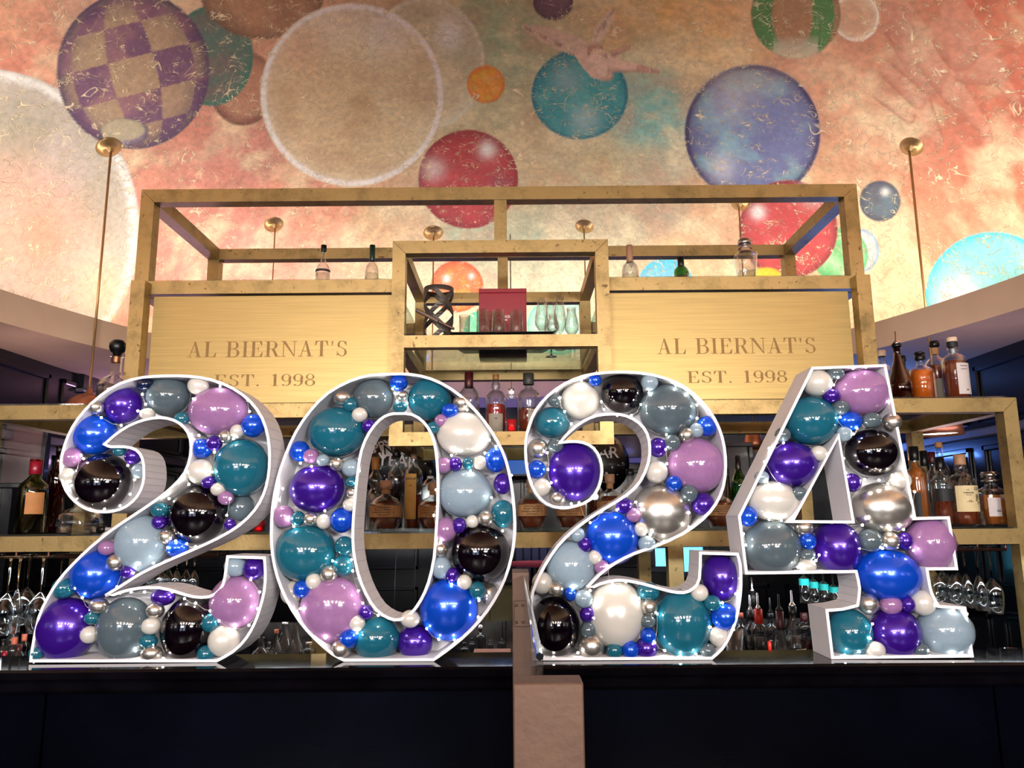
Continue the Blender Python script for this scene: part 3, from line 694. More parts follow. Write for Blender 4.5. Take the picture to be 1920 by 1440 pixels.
# ---------------------------------------------------------------- balloon numbers
ND, NK, DEP, WALL = 2.10, -.016, .128, .0075
def npt(px, py, off=0.0):
    """point on the slightly turned plane of the number fronts, 'off' metres behind it"""
    v = ray(px, py); d = (ND + off) / (v.y - NK * v.x); return CAM + v * d
ox = {'A': (0, 660), '0': (480, 660), 'B': (940, 660), '4': (1340, 660)}
def cx_(k, x, y): return ox[k][0] + x / 2.4, ox[k][1] + y / 2.4
OUT = {}
OUT['A'] = ([(130, 1402, 1), (140, 1330), (167, 1200), (208, 1110), (258, 1030), (322, 957), (402, 880), (500, 800), (600, 733), (700, 665), (770, 608), (825, 545), (850, 470), (850, 400), (825, 350), (780, 318), (720, 306), (650, 316), (580, 343), (520, 383), (480, 418, 1),
  (500, 425), (560, 425), (615, 440), (645, 480), (653, 540), (648, 600), (620, 660), (570, 705), (510, 727), (440, 730), (380, 714), (330, 680), (290, 630), (270, 570), (267, 500), (285, 420), (320, 340), (375, 265), (450, 195), (540, 140), (640, 113), (750, 106), (850, 108), (950, 123), (1050, 163), (1130, 223), (1185, 300), (1212, 390), (1219, 480), (1212, 570), (1190, 650), (1150, 720), (1080, 790), (980, 850), (860, 905), (740, 957), (640, 1005), (560, 1055), (475, 1107, 1),
  (540, 1080), (620, 1062), (720, 1060), (800, 1080), (870, 1100), (940, 1100), (985, 1070), (1005, 1020), (1018, 920, 1), (1195, 925, 1), (1200, 1000), (1195, 1080), (1175, 1160), (1150, 1230), (1110, 1300), (1050, 1360), (975, 1402, 1)], None)
OUT['0'] = ([(610, 98), (700, 100), (790, 120), (880, 165), (960, 230), (1030, 310), (1090, 400), (1130, 490), (1155, 600), (1168, 720), (1170, 830), (1155, 930), (1125, 1030), (1075, 1130), (1010, 1220), (930, 1300), (850, 1363), (800, 1397, 1), (395, 1399, 1), (340, 1370), (260, 1300), (190, 1220), (130, 1120), (90, 1020), (68, 920), (62, 820), (68, 700), (90, 580), (125, 470), (175, 360), (240, 265), (320, 185), (420, 130), (510, 104)],
  [(640, 288), (700, 292), (750, 325), (785, 380), (803, 450), (812, 560), (812, 680), (805, 800), (795, 930), (770, 1040), (735, 1120), (690, 1180), (645, 1203), (600, 1197), (545, 1160), (500, 1090), (465, 1000), (445, 900), (442, 800), (450, 680), (462, 560), (480, 450), (515, 370), (560, 315), (600, 292)])
OUT['B'] = ([(140, 1390, 1), (132, 1300), (128, 1200), (130, 1110), (150, 1040), (190, 960), (250, 870), (320, 800), (400, 740), (480, 690), (560, 640), (620, 580), (655, 500), (662, 430), (650, 370), (615, 325), (560, 295), (500, 287), (430, 294), (370, 320), (315, 362), (275, 403, 1),
  (310, 398), (370, 403), (420, 430), (450, 480), (459, 540), (445, 610), (405, 670), (340, 700), (270, 710), (200, 690), (150, 640), (120, 570), (105, 490), (104, 400), (120, 330), (150, 260), (205, 195), (280, 140), (370, 103), (470, 88), (570, 86), (680, 98), (790, 133), (870, 185), (940, 260), (985, 340), (1010, 430), (1016, 520), (1005, 610), (970, 690), (910, 760), (820, 825), (700, 880), (600, 915), (520, 955), (450, 1005), (390, 1067, 1),
  (440, 1040), (520, 1022), (600, 1030), (680, 1050), (760, 1072), (820, 1078), (860, 1060), (885, 1020), (890, 900, 1), (1068, 905, 1), (1082, 960), (1085, 1050), (1078, 1130), (1062, 1210), (1035, 1280), (1000, 1340), (950, 1387, 1)], None)
OUT['4'] = ([(437, 68, 1), (772, 56, 1), (907, 745, 1), (1058, 741, 1), (1097, 983, 1), (963, 984, 1), (972, 1040), (985, 1090), (1012, 1140, 1), (1132, 1148, 1), (1167, 1376, 1), (525, 1384, 1), (498, 1158, 1), (575, 1152), (638, 1136, 1), (646, 1065), (632, 996, 1), (138, 1003, 1), (105, 740, 1)],
  [(556, 392, 1), (617, 760, 1), (360, 758, 1)])
NAME = {'A': ('left two', 'first marquee number 2 at the left end of the bar, filled with balloons'),
        '0': ('zero', 'marquee number 0 filled with balloons'),
        'B': ('second two', 'second marquee number 2, right of the brass post, filled with balloons'),
        '4': ('four', 'marquee number 4 at the right end, filled with balloons')}
ZEMP = CZ
def smooth_poly(pts):
    """catmull-rom between points that are not flagged as corners"""
    n = len(pts); out = []
    for i in range(n):
        p = [pts[(i + k) % n] for k in (-1, 0, 1, 2)]
        c1, c2 = len(p[1]) > 2, len(p[2]) > 2
        a, b = Vector(p[1][:2]), Vector(p[2][:2]); out.append((a, c1))
        if c1 and c2: continue
        t1 = (b - a) if c1 else (b - Vector(p[0][:2])) * .5
        t2 = (b - a) if c2 else (Vector(p[3][:2]) - a) * .5
        m_ = (a + b) * .5 + (t1 - t2) * .125
        out.append((m_, False))
    return out
def offset_poly(P, d):
    n = len(P); area_ = sum(P[i].x * P[(i + 1) % n].y - P[(i + 1) % n].x * P[i].y for i in range(n)) / 2; s = 1 if area_ > 0 else -1
    out = []
    for i in range(n):
        a, b, c = P[i - 1], P[i], P[(i + 1) % n]
        e1 = (b - a).normalized(); e2 = (c - b).normalized()
        n1 = Vector((-e1.y, e1.x)) * s; n2 = Vector((-e2.y, e2.x)) * s; h = (n1 + n2)
        h = n1 if h.length < .3 else h.normalized()
        out.append(b + h * (d / max(.45, h.dot(n1))))
    return out
def build_number(k):
    outer, hole = OUT[k]
    loops = []
    for lp in (outer, hole):
        if not lp: continue
        sp = smooth_poly(lp); loops.append([npt(*cx_(k, p.x, p.y)) for p, c in sp])
    zmin = min(p.z for p in loops[0]); dz = CZ + .0008 - zmin
    xm = sum(p.x for p in loops[0]) / len(loops[0])
    base = Vector((xm, ND + NK * xm, CZ))
    t = thing('marquee_number', 'white open-fronted number %s' % {'A': '2 at the left end of the bar counter', '0': '0 between the two number 2s', 'B': '2 standing just right of the brass post', '4': '4 at the right end of the bar counter'}[k], 'number', base)
    ang = math.atan(NK); t.rotation_euler = (0, 0, ang)
    cs = math.sqrt(1 + NK * NK)
    L2 = [[Vector(((p.x - xm) * cs, p.z + dz - CZ)) for p in lp] for lp in loops]
    # back sheet
    bm = bmesh.new(); es = []
    for lp in L2:
        vs = [bm.verts.new((p.x, DEP - .004, p.y)) for p in lp]
        for i in range(len(vs)): es.append(bm.edges.new((vs[i], vs[(i + 1) % len(vs)])))
    bmesh.ops.triangle_fill(bm, use_beauty=True, edges=es)
    g = bmesh.ops.extrude_face_region(bm, geom=list(bm.faces)); bmesh.ops.translate(bm, verts=[v for v in g['geom'] if isinstance(v, bmesh.types.BMVert)], vec=(0, .004, 0))
    obj('back_sheet', bm, WHITE, t)
    for li, lp in enumerate(L2):
        inn = offset_poly(lp, WALL if li == 0 else -WALL)
        if li == 0 and min(p.y for p in inn) < 0: pass
        bm = bmesh.new(); n = len(lp)
        f_o = [bm.verts.new((p.x, 0, p.y)) for p in lp]; b_o = [bm.verts.new((p.x, DEP - .0045, p.y)) for p in lp]
        f_i = [bm.verts.new((p.x, 0, p.y)) for p in inn]; b_i = [bm.verts.new((p.x, DEP - .0045, p.y)) for p in inn]
        for i in range(n):
            j = (i + 1) % n
            for q in ((f_o[i], f_o[j], f_i[j], f_i[i]), (f_o[i], b_o[i], b_o[j], f_o[j]), (f_i[i], f_i[j], b_i[j], b_i[i]), (b_o[i], b_i[i], b_i[j], b_o[j])): bm.faces.new(q)
        obj('side_wall' if li == 0 else 'inner_wall', bm, WHITE, t)
        # scored bending lines along the outside of the curved walls
        bm = bmesh.new(); sgn = 1 if li == 0 else -1
        out = offset_poly(lp, -.0006 * sgn)
        for i in range(n):
            if i % 1 == 0:
                a, b = out[i], lp[i]; dv = (lp[(i + 1) % n] - lp[i - 1]).normalized() * .0005
                q = [bm.verts.new((a.x - dv.x, .004, a.y - dv.y)), bm.verts.new((a.x + dv.x, .004, a.y + dv.y)), bm.verts.new((a.x + dv.x, DEP - .008, a.y + dv.y)), bm.verts.new((a.x - dv.x, DEP - .008, a.y - dv.y))]
                bm.faces.new(q)
        o = obj('score_lines', bm, SEAM, t); o['kind'] = 'stuff'
    return t, L2, dz
numbers = {k: build_number(k) for k in 'A0B4'}

BALM = {
 'T': ('teal', mat('teal_latex', '#155468', .10, coat=.5, var=.05, vscale=8)),
 'L': ('lilac', mat('lilac_latex', '#87608c', .12, coat=.5, var=.04, vscale=8)),
 'G': ('dark grey', mat('grey_latex', '#47545c', .10, coat=.5, var=.04, vscale=8)),
 'F': ('pale blue-grey', mat('fog_blue_latex', '#7c8f9e', .12, coat=.5, var=.03, vscale=8)),
 'P': ('purple', mat('purple_metallic_latex', '#391289', .24, metal=.45, coat=.6, bump=.02, bscale=300)),
 'B': ('blue', mat('blue_metallic_latex', '#0a48c8', .22, metal=.4, coat=.6, bump=.02, bscale=300)),
 'W': ('pearl', mat('pearl_latex', '#c2beb8', .25, metal=.15, coat=.5)),
 'S': ('silver', mat('chrome_latex', '#cfcac4', .27, metal=.92)),
 'K': ('black', mat('black_latex', '#060206', .07, coat=.7)),
 'N': ('navy', mat('navy_latex', '#0a1430', .10, coat=.5)),
}
BL = {}
BL['A'] = """P557,243,85,88 N652,152,40,32 G757,205,100,93 W892,157,48,43 L985,272,137,112 S432,254,36,33 B428,377,98,92 W663,284,35,27 T818,305,35,30 B1140,337,56,53 W1068,362,33,32 S1014,385,30,32 P964,416,36,36 B908,440,47,45 T1088,525,125,130 W902,543,58,57 P938,593,32,29 W983,623,35,31 L1016,661,36,32 G1085,705,60,62,h K888,735,130,130 P1036,783,27,27 T720,717,40,34 P717,771,33,33 S748,836,34,34 B798,887,49,41 F640,865,118,123 W490,850,40,40,h L482,888,39,33 B438,1007,112,108 S520,952,40,38 P575,996,32,30 T287,1068,50,45 P297,1255,128,137 S445,1148,42,34 T415,1204,35,28 W402,1277,38,37 G565,1255,125,138 P734,1107,52,38 S698,1168,39,35 W680,1238,41,37 T668,1307,39,31 S682,1362,46,36 K850,1250,115,140 L1062,1130,113,115 F1060,970,50,45 P1144,980,50,50 T948,1224,40,41 W1008,1303,68,68 T928,1363,40,36 T165,1360,33,34 L323,480,50,46 W305,563,37,37 K462,590,128,128 T537,451,30,23 P600,474,38,38 F624,541,31,32"""
BL['0'] = """G530,215,95,93 B642,143,43,38 S658,200,30,25 T648,254,32,27 T780,218,100,98 S390,212,42,37 T424,242,35,34 W466,288,36,35 P507,338,32,32 T366,365,130,115 S925,235,40,38 B872,270,40,35 L834,315,32,32 T798,346,31,29 W935,375,125,103 B196,452,47,48 L247,473,36,33 F302,492,30,28 S363,509,33,34 F430,527,45,43 P276,620,125,110 T430,590,30,24 S431,640,28,24 W423,693,33,30 L125,745,49,49 T189,754,31,33 S246,757,33,32 W304,768,32,34 B389,762,54,56 T225,910,138,125 T398,878,43,43 T395,965,47,48 S328,1006,39,39 W260,1037,36,37 B206,1072,38,38 W162,1088,50,52,h L345,1165,143,145 P494,1177,32,32 W454,1226,36,35 B418,1295,42,42 S382,1342,43,43 T543,1295,102,95 P717,1310,77,75 W694,1206,43,38 B868,1165,128,135 W938,1041,33,34 P883,1007,31,32 T997,1078,38,38 S1048,1094,40,48,h K1010,908,130,127 F833,975,46,50 S831,893,32,33 L854,805,52,55 P915,786,32,36 W973,768,30,29 S1034,753,36,37 T1112,733,54,62 F942,640,123,110 L845,515,38,36 P896,511,32,32 T955,507,27,28 W1008,503,31,33 B1080,490,52,58 P1110,598,42,48"""
BL['B'] = """W355,217,88,88 B422,130,30,28 K543,185,97,95 F667,138,40,40 G748,263,133,118 G238,220,30,28 T228,320,83,73 S165,437,48,46 G244,423,37,33 B158,530,42,42 P328,540,122,135 W182,611,41,41 S252,663,36,33 B925,336,46,47 F877,355,33,34 S834,376,35,36 G770,409,37,37 P704,432,43,45 L875,513,130,125 W699,542,50,52 B776,594,37,36 G844,637,40,41 P908,688,52,52 S720,725,133,130 P552,693,38,37 L594,736,33,33 W628,799,31,33 F655,865,40,37 B498,838,120,118 F343,824,33,33 P376,869,31,35 W422,925,32,33 L452,970,35,33 F312,965,110,112 W184,1041,46,48 S247,1068,36,35 B311,1089,28,32 F370,1113,41,40 P386,1182,32,34 G390,1254,34,36 S405,1325,58,58 K238,1240,112,130 W515,1180,125,145 T508,1345,36,37 B580,1342,38,42 P652,1335,48,48 B661,1280,35,36 G659,1214,34,30 S666,1150,36,38 T662,1080,50,42 T815,1225,125,148 P986,1015,85,100 W891,1085,39,38 T949,1132,38,35 B1005,1193,60,60 W980,1283,45,45 G929,1347,35,33"""
BL['4'] = """W462,142,67,62 G543,97,40,33 L660,185,130,108 P525,199,40,35 G568,252,40,35 T432,312,122,112 B610,313,53,45 G707,308,45,37 S798,318,42,42 F583,370,36,34 G307,374,36,34 K707,455,122,108 P340,507,122,103 W468,457,38,35 F212,565,33,30 W258,672,120,90 G380,638,35,32 P618,590,40,42 W835,578,48,42 S755,705,138,115 B148,740,43,46 G255,880,133,118 S402,793,42,36 B419,852,37,38 G418,913,34,27 W416,965,40,33 P548,880,103,118 G698,850,53,53 S790,852,41,41 P856,852,34,38 L968,865,105,115 B775,1005,147,115 S690,1135,45,45 L793,1139,48,42 P868,1137,32,35 W935,1130,55,55 T605,1265,98,105 P812,1265,108,108 W722,1343,43,37 G925,1342,37,32 F1035,1257,118,110"""
def balloon_mesh(kind):
    prof = []
    for i in range(15):
        a = PI * i / 14; r = math.sin(a); z = -math.cos(a)
        if i >= 12: z += .03 * (i - 11)
        prof.append((r if 0 < i < 14 else .0, z))
    bm = lathe([(0, -1)] + prof[1:-1] + [(.05, 1.10), (.03, 1.13), (.06, 1.19), (0, 1.19)], 32)
    bm.transform(Matrix.Rotation(-PI / 2, 4, 'X'))      # neck and knot turned to the back
    me = bpy.data.meshes.new('balloon'); bmesh.ops.recalc_face_normals(bm, faces=bm.faces); bm.to_mesh(me); bm.free()
    me.polygons.foreach_set('use_smooth', [True] * len(me.polygons)); me.materials.append(BALM[kind][1]); return me
BMESH = {k: balloon_mesh(k) for k in BALM}
rec = []
for k in 'A0B4':
    t, L2, dz = numbers[k]
    for s in BL[k].split():
        kind = s[0]; q = s[1:].split(','); x, y, a, b = map(float, q[:4]); hid = len(q) > 4
        ra, rb = a / 2.4 * ND / F_PX, b / 2.4 * ND / F_PX; rm = (ra + rb) / 2
        if rm > .042: size = 'large'; rd = min(rm, .068); off = DEP - .008 - rd * 1.02
        elif rm > .0265: size = 'medium-sized'; rd = rm; off = .030
        else: size = 'small'; rd = rm; off = .020
        if hid: off = .075
        px, py = cx_(k, x, y); p = npt(px, py, off)
        dd = p.y / ND; ob = bpy.data.objects.new('balloon', BMESH[kind]); C.objects.link(ob)
        ob.location = (p.x, p.y, p.z + dz); ob.scale = (ra * dd, rd, rb * dd)
        if rd < .04: ob.scale[1] = rd
        ob.rotation_euler = (random.uniform(-.15, .15), random.uniform(-.1, .1), 0)
        rec.append(dict(o=ob, k=k, kind=kind, size=size, x=px, y=py, r=(a + b) / 4.8))
NM = {'A': 'left-hand two', '0': 'zero', 'B': 'right-hand two', '4': 'four'}
def region(r):
    xs = [q['x'] for q in rec if q['k'] == r['k']]; ys = [q['y'] for q in rec if q['k'] == r['k']]
    u = (r['x'] - min(xs)) / (max(xs) - min(xs)); v = (r['y'] - min(ys)) / (max(ys) - min(ys))
    V = ['at the top', 'upper', '', 'lower', 'at the base'][min(4, int(v * 5))]; H = ['left side', 'middle', 'right side'][min(2, int(u * 3))]
    return ({'at the top': 'top ', 'upper': 'upper ', '': 'centre ', 'lower': 'lower ', 'at the base': 'bottom '}[V] + {'left side': 'left', 'middle': 'middle', 'right side': 'right'}[H])
cols = {}
for r in rec: cols.setdefault((r['k'], r['kind'], r['size']), []).append(r)
def nearest(r, cond):
    c = [q for q in rec if q['k'] == r['k'] and q is not r and cond(q)]
    return min(c, key=lambda q: math.hypot(q['x'] - r['x'], q['y'] - r['y']) - q['r'])
seen = {}
for r in rec:
    cn = BALM[r['kind']][0]; n_ = len(cols[(r['k'], r['kind'], r['size'])])
    if n_ == 1: lab = 'the only %s %s balloon in the %s' % (r['size'], cn, NM[r['k']])
    else:
        q = nearest(r, lambda q: q['size'] == 'large')
        dx, dy = r['x'] - q['x'], r['y'] - q['y']
        rel = ('right of' if dx > 0 else 'left of') if abs(dx) > abs(dy) else ('below' if dy > 0 else 'above')
        lab = '%s %s balloon %s large %s one, %s of %s' % (r['size'], cn, rel, BALM[q['kind']][0], region(r), NM[r['k']])
    r['lab'] = lab; seen.setdefault(lab, []).append(r)
for lab, L in seen.items():
    if len(L) > 1:
        L.sort(key=lambda r: r['y'])
        for i, r in enumerate(L):
            w = (['upper', 'lower'] if len(L) == 2 else ['topmost', 'middle', 'lowest'])[min(i, 2)]
            r['lab'] = w + ' ' + lab
for r in rec:
    tag(r['o'], r['lab'], 'balloon', 'balloons filling the ' + NM[r['k']])

# fairy lights: a wire with warm bulbs clipped inside every number
LED = mat('fairy_light_led', (1, .93, .80), emis=75)
WIRE = mat('fairy_light_wire', '#c8c4bc', .3, .6)
LB = {}
LB['A'] = "480,1340 540,1365 610,1350 438,1275 475,1395 370,1110 405,1165 338,1068 525,1062 540,1090 590,1085 650,1085 775,1085 830,1115 880,1135 945,1170 985,1215 1055,1248 1120,1235 1158,1160 1168,1085 1128,1030 735,1385 688,1320 600,1000 560,940 620,960 690,955 755,885 790,855 840,868 880,880 1020,740 1035,665 850,600 760,665 840,545 955,545 965,455 862,380 895,380 1050,395 1122,272 1115,222 990,160 870,215 640,195 655,240 755,305 620,270 545,335 405,240 455,300 365,470 375,485 345,540 322,605 340,670 405,712 470,712 540,697 585,645 605,580 575,515"
LB['0'] = "615,170 625,190 635,225 680,235 470,480 465,540 450,600 445,660 170,790 310,720 345,945 430,940 435,990 200,1160 255,1285 312,1292 385,1262 455,1270 480,1135 460,1080 550,1190 768,1250 822,1298 892,1300 958,1265 1000,1198 1003,1123 975,1060 880,1050 865,1020 800,740 810,625 815,700 830,860 1110,810 1060,660 1150,560 1080,430 1050,400 1030,460 965,540 880,470 920,450 990,485 145,755 105,670 120,620 370,490 200,505 250,520 950,265 880,590"
LB['B'] = "265,207 360,130 285,270 315,325 450,225 462,260 522,287 585,287 628,238 665,185 785,152 840,185 880,240 880,300 743,373 740,440 745,505 605,677 520,712 450,720 400,770 630,710 645,775 808,672 845,725 733,853 793,830 845,790 670,825 440,895 360,985 325,1065 400,1075 210,530 225,590 207,455 315,685 350,680 480,965 345,1355 235,1375 165,1352 420,1130 420,1200 500,1045 560,1035 620,1110 702,1180 690,1310 735,1345 875,1360 805,1370 995,1130 1055,1090 1075,1020 1070,950 940,1240 1045,1250"
LB['4'] = "622,75 680,70 555,115 785,225 535,150 545,300 565,295 625,370 640,345 580,480 500,460 310,410 225,495 245,435 165,620 235,585 290,595 590,545 740,578 675,575 800,555 780,595 790,800 665,780 850,800 130,820 140,870 245,755 300,760 490,765 560,765 620,810 455,940 470,915 440,985 375,970 710,1225 700,1290 510,1250 585,1365 650,1350 925,1270 1070,1360 960,1345 1110,1355 1145,1215 1135,1180 1075,1160 990,1140 885,740 900,630 895,895 650,885 755,885 965,1030 820,880 1060,930"
lb = lathe([(0, -.0032), (.0024, -.002), (.0030, 0), (.0024, .002), (0, .0032)], 8)
LEDM = bpy.data.meshes.new('bulb'); bmesh.ops.recalc_face_normals(lb, faces=lb.faces); lb.to_mesh(LEDM); lb.free(); LEDM.materials.append(LED)
for k in 'A0B4':
    t, L2, dz = numbers[k]; pts = []
    for s in LB[k].split():
        x, y = map(float, s.split(',')); px, py = cx_(k, x, y); p = npt(px, py, random.uniform(.0, .012)); p.z += dz; pts.append(p)
    root = thing('fairy_light_string', 'warm white fairy light string inside the ' + NM[k], 'fairy lights', pts[0], 'fairy light strings in the numbers')
    for p in pts:
        o = bpy.data.objects.new('bulb', LEDM); C.objects.link(o); o.parent = root; o.location = p - pts[0]
    # wire follows the nearest-neighbour order of the bulbs, only between close ones
    bm = bmesh.new(); left = list(range(1, len(pts))); cur = 0
    while left:
        j = min(left, key=lambda i: (pts[i] - pts[cur]).length); left.remove(j)
        a, b = pts[cur] - pts[0], pts[j] - pts[0]
        if (b - a).length < .075:
            mid = (a + b) / 2 + Vector((random.uniform(-.004, .004), .004, -.006)); tube(bm, [a, mid, b], .0006, 4, cap=False)
        cur = j
    obj('wire', bm, WIRE, root)['kind'] = 'stuff'

# ---------------------------------------------------------------- bottles and glasses
GLS = {'clear': GLASS, 'real': REALGLASS,
       'green': thin_glass('green_glass', (.12, .62, .30)), 'olive': thin_glass('olive_glass', (.50, .55, .15)),
       'brown': thin_glass('brown_glass', (.50, .22, .09)), 'dark': mat('black_glass', (.02, .02, .02), .05, coat=.5), 'smoke': thin_glass('smoked_glass', (.4, .38, .4))}
LIQ = {'amber': mat('amber_spirit', (.72, .19, .03), .04, trans=.35, ior=1.36), 'bourbon': mat('bourbon', (.30, .045, .014), .04, trans=.45, ior=1.36), 'red': mat('red_spirit', (.55, .02, .015), .04, trans=.4, ior=1.36),
       'wine': mat('red_wine', (.02, .003, .01), .05), 'pale': thin_glass('pale_spirit', (.90, .90, .86), .35, .03), 'orange': mat('orange_spirit', (.90, .17, .01), .05, trans=.25, ior=1.36)}
CAPM = {'black': mat('black_plastic_cap', '#0c0c0e', .35), 'red': mat('red_capsule', '#8c1028', .35, coat=.3), 'cork': mat('cork_stopper', '#a87444', .7, var=.15, vscale=60), 'silver': mat('silver_cap', '#c8c8cc', .2, 1.0),
        'green': mat('dark_green_capsule', '#0c2c22', .35), 'maroon': mat('maroon_capsule', '#3c0c12', .4), 'tan': mat('tan_wax_capsule', '#a88064', .5), 'cream': mat('cream_cap', '#d8c0a8', .5), 'grey': mat('grey_wax_cap', '#33332e', .5), 'brightred': mat('red_pourer_cap', '#c02818', .4), 'amberneck': mat('amber_neck_label', '#9c6428', .5), 'coral': mat('coral_cap', '#c86850', .5)}
PAPER = {'buff': mat('buff_label', '#b88c60', .7, var=.06, vscale=40), 'cream': mat('cream_label', '#d8c69a', .7, var=.04), 'white': mat('white_label', '#c8c0c0', .7, var=.04), 'yellow': mat('yellow_label', '#c0944c', .7, var=.08),
         'grey': mat('grey_label', '#8c8478', .7, var=.06), 'black': mat('black_label', '#1a1c20', .6), 'teal': mat('teal_print', '#30b0b0', .5), 'pink': mat('pinkish_label', '#b09088', .7, var=.15, vscale=60), 'orange': mat('orange_label', '#c08450', .7, var=.08)}
INK = mat('black_ink', '#15100c', .7); WINK = mat('white_ink', '#e8e6e8', .6)
NECK = {'wine': [(.0, 0), (1, .02), (1, .60), (.90, .68), (.45, .78), (.36, .84), (.36, .97), (.40, .975), (.40, 1), (.0, 1)],
        'bordeaux': [(.0, 0), (1, .02), (1, .60), (.93, .66), (.50, .74), (.38, .78), (.36, .97), (.42, .975), (.42, 1), (.0, 1)],
        'spirit': [(.0, 0), (.96, .01), (1, .03), (1, .60), (.96, .66), (.70, .72), (.38, .755), (.32, .80), (.32, .96), (.40, .965), (.40, 1), (.0, 1)],
        'squat': [(.0, 0), (.66, .0), (.72, .02), (.96, .20), (1, .27), (1, .50), (.96, .54), (.72, .64), (.34, .70), (.25, .74), (.25, .93), (.30, .94), (.30, 1), (0, 1)],
        'round': [(.0, 0), (.9, .01), (1, .04), (1, .56), (.94, .65), (.70, .715), (.40, .735), (.36, .76), (.44, .79), (.44, .84), (.33, .88), (.33, 1), (0, 1)],
        'slim': [(.0, 0), (1, .01), (1, .50), (.62, .56), (.60, .60), (.95, .66), (.85, .72), (.42, .80), (.40, .98), (.46, .985), (.46, 1), (0, 1)],
        'tall': [(.0, 0), (1, .01), (1, .63), (.92, .70), (.50, .75), (.42, .78), (.40, .97), (.48, .975), (.48, 1), (0, 1)],
        'cone': [(.0, 0), (1, .01), (1, .30), (.85, .40), (.38, .70), (.28, .82), (.28, .98), (.36, .985), (.36, 1), (0, 1)],
        'decanter': [(.0, 0), (1, .01), (1, .55), (.96, .62), (.55, .68), (.34, .72), (.34, .78), (.40, .80), (.40, .82), (0, .82)],
        'bulb': [(.0, 0), (1, .02), (1.05, .25), (1, .45), (.80, .56), (.40, .64), (.35, .70), (.35, .98), (.4, .985), (.4, 1), (0, 1)],
        'taper': [(.0, 0), (.62, .01), (.68, .03), (1, .62), (.96, .66), (.45, .72), (.42, .74), (.42, .80), (0, .80)]}
def interp(prof, zt):
    for (r0_, z0), (r1_, z1) in zip(prof, prof[1:]):
        if z0 <= zt <= z1 and z1 > z0: return r0_ + (r1_ - r0_) * (zt - z0) / (z1 - z0)
    return prof[-2][0]
def bottle(label, x, y, z, H, R, style='spirit', glass_='clear', liq=None, level=.5, cap=('black', .10), paper=None, txt=(), sq=0, group=None, pourer=False, cat='bottle', rz=0.0, name='liquor_bottle', neckband=None):
    t = thing(name, label, cat, (x, y, z), group); t.rotation_euler = (0, 0, rz)
    pr = NECK[style]; top = pr[-1][1]
    outer = [(r * R, zz * H) for r, zz in pr[:-1]]
    th = .0026
    inn = [(max(r - th, .001), min(max(zz, .008), top * H - .0005)) for r, zz in outer[1:]]
    seg = 24
    if glass_ == 'dark': bm = lathe(outer + [(0, top * H)], seg, sq=sq)
    else: bm = lathe(outer + [(inn[-1][0], inn[-1][1])] + inn[::-1][1:] + [(0, .008)], seg, sq=sq)
    obj('glass_body', bm, GLS[glass_], t, True)
    if liq:
        k = [(r - th - .0005, zz) for r, zz in outer[1:] if zz < level * H]
        rl = interp(pr, level) * R - th - .0005
        k = [(0, .0085)] + [(r, max(zz, .009)) for r, zz in k] + [(rl, level * H), (0, level * H)]
        obj('liquid', lathe(k, seg, sq=sq), LIQ[liq], t, True)
    if cap:
        cm, ch = cap[:2]; rc = interp(pr, top * .97) * R * (cap[2] if len(cap) > 2 else 1.12)
        zt = top * H
        bm = lathe([(0, zt + .002), (rc, zt + .002), (rc, zt - ch * H), (rc * .98, zt - ch * H - .0005)][::-1] if ch > 0 and cap[0] != 'stop' else [(0, zt)], 20)
        if len(cap) > 3:      # stopper standing above the mouth
            up = cap[3] * H
            bm = lathe([(0, zt - .004), (rc * .6, zt - .004), (rc * .6, zt + up * .25), (rc, zt + up * .3), (rc * 1.03, zt + up * .65), (rc * .9, zt + up * .95), (0, zt + up)], 20, bm)
        obj('cap', bm, CAPM[cm], t, True)
    if neckband:
        z0, z1, cm = neckband; rb = interp(pr, (z0 + z1) / 2) * R * 1.03 + .0004
        rb = max(interp(pr, z0), interp(pr, z1)) * R + .0006
        obj('neck_label', lathe([(rb, z0 * H), (rb, z1 * H)], 20, sq=sq), PAPER[cm] if cm in PAPER else CAPM[cm], t, True)
    if pourer:
        bm = lathe([(0, top * H), (R * .34, top * H), (R * .34, top * H + .008), (R * .2, top * H + .014), (.0045, top * H + .02), (.0030, top * H + .06), (0, top * H + .06)], 12)
        obj('pour_spout', bm, CAPM['silver'] if pourer is True else CAPM[pourer], t, True)
    for (z0, z1, pm, a0, a1, *w) in (paper or []):
        # curved label strip from angle a0 to a1 (degrees, -90 faces the guests)
        bm = bmesh.new(); n_ = 10; prev = None; rl = max(interp(pr, z0), interp(pr, z1), interp(pr, (z0 + z1) / 2)) * R + .0007
        for i in range(n_ + 1):
            a = math.radians(a0 + (a1 - a0) * i / n_); c, s = math.cos(a), math.sin(a); f = 1 / (abs(c) ** sq + abs(s) ** sq) ** (1 / sq) if sq else 1
            q = [bm.verts.new((rl * f * c, rl * f * s, zz * H)) for zz in (z0, z1)]
            if prev: bm.faces.new((prev[0], q[0], q[1], prev[1]))
            prev = q
        lo = obj('label', bm, PAPER[pm], t)
        lo['label'] = '%s paper label' % pm
    for (s, size, zz, dx, ink) in txt:
        f = 1
        a = text(s, size, WINK if ink == 'w' else INK, t, 'printed_text', (dx, -(R + .0016 if not sq else R * 1.0 + .0016), zz * H), depth=.0002, bold=size * .02)
        for v in a.data.vertices:      # wrap the print around the bottle
            X = v.co.x + dx; rr_ = R + .0013
            if not sq and abs(X) < rr_: v.co.y += -math.sqrt(rr_ * rr_ - X * X) + rr_
    return t
def scale_h(py0, py1, px, d):
    return (at(px, py1, d).z - at(px, py0, d).z)
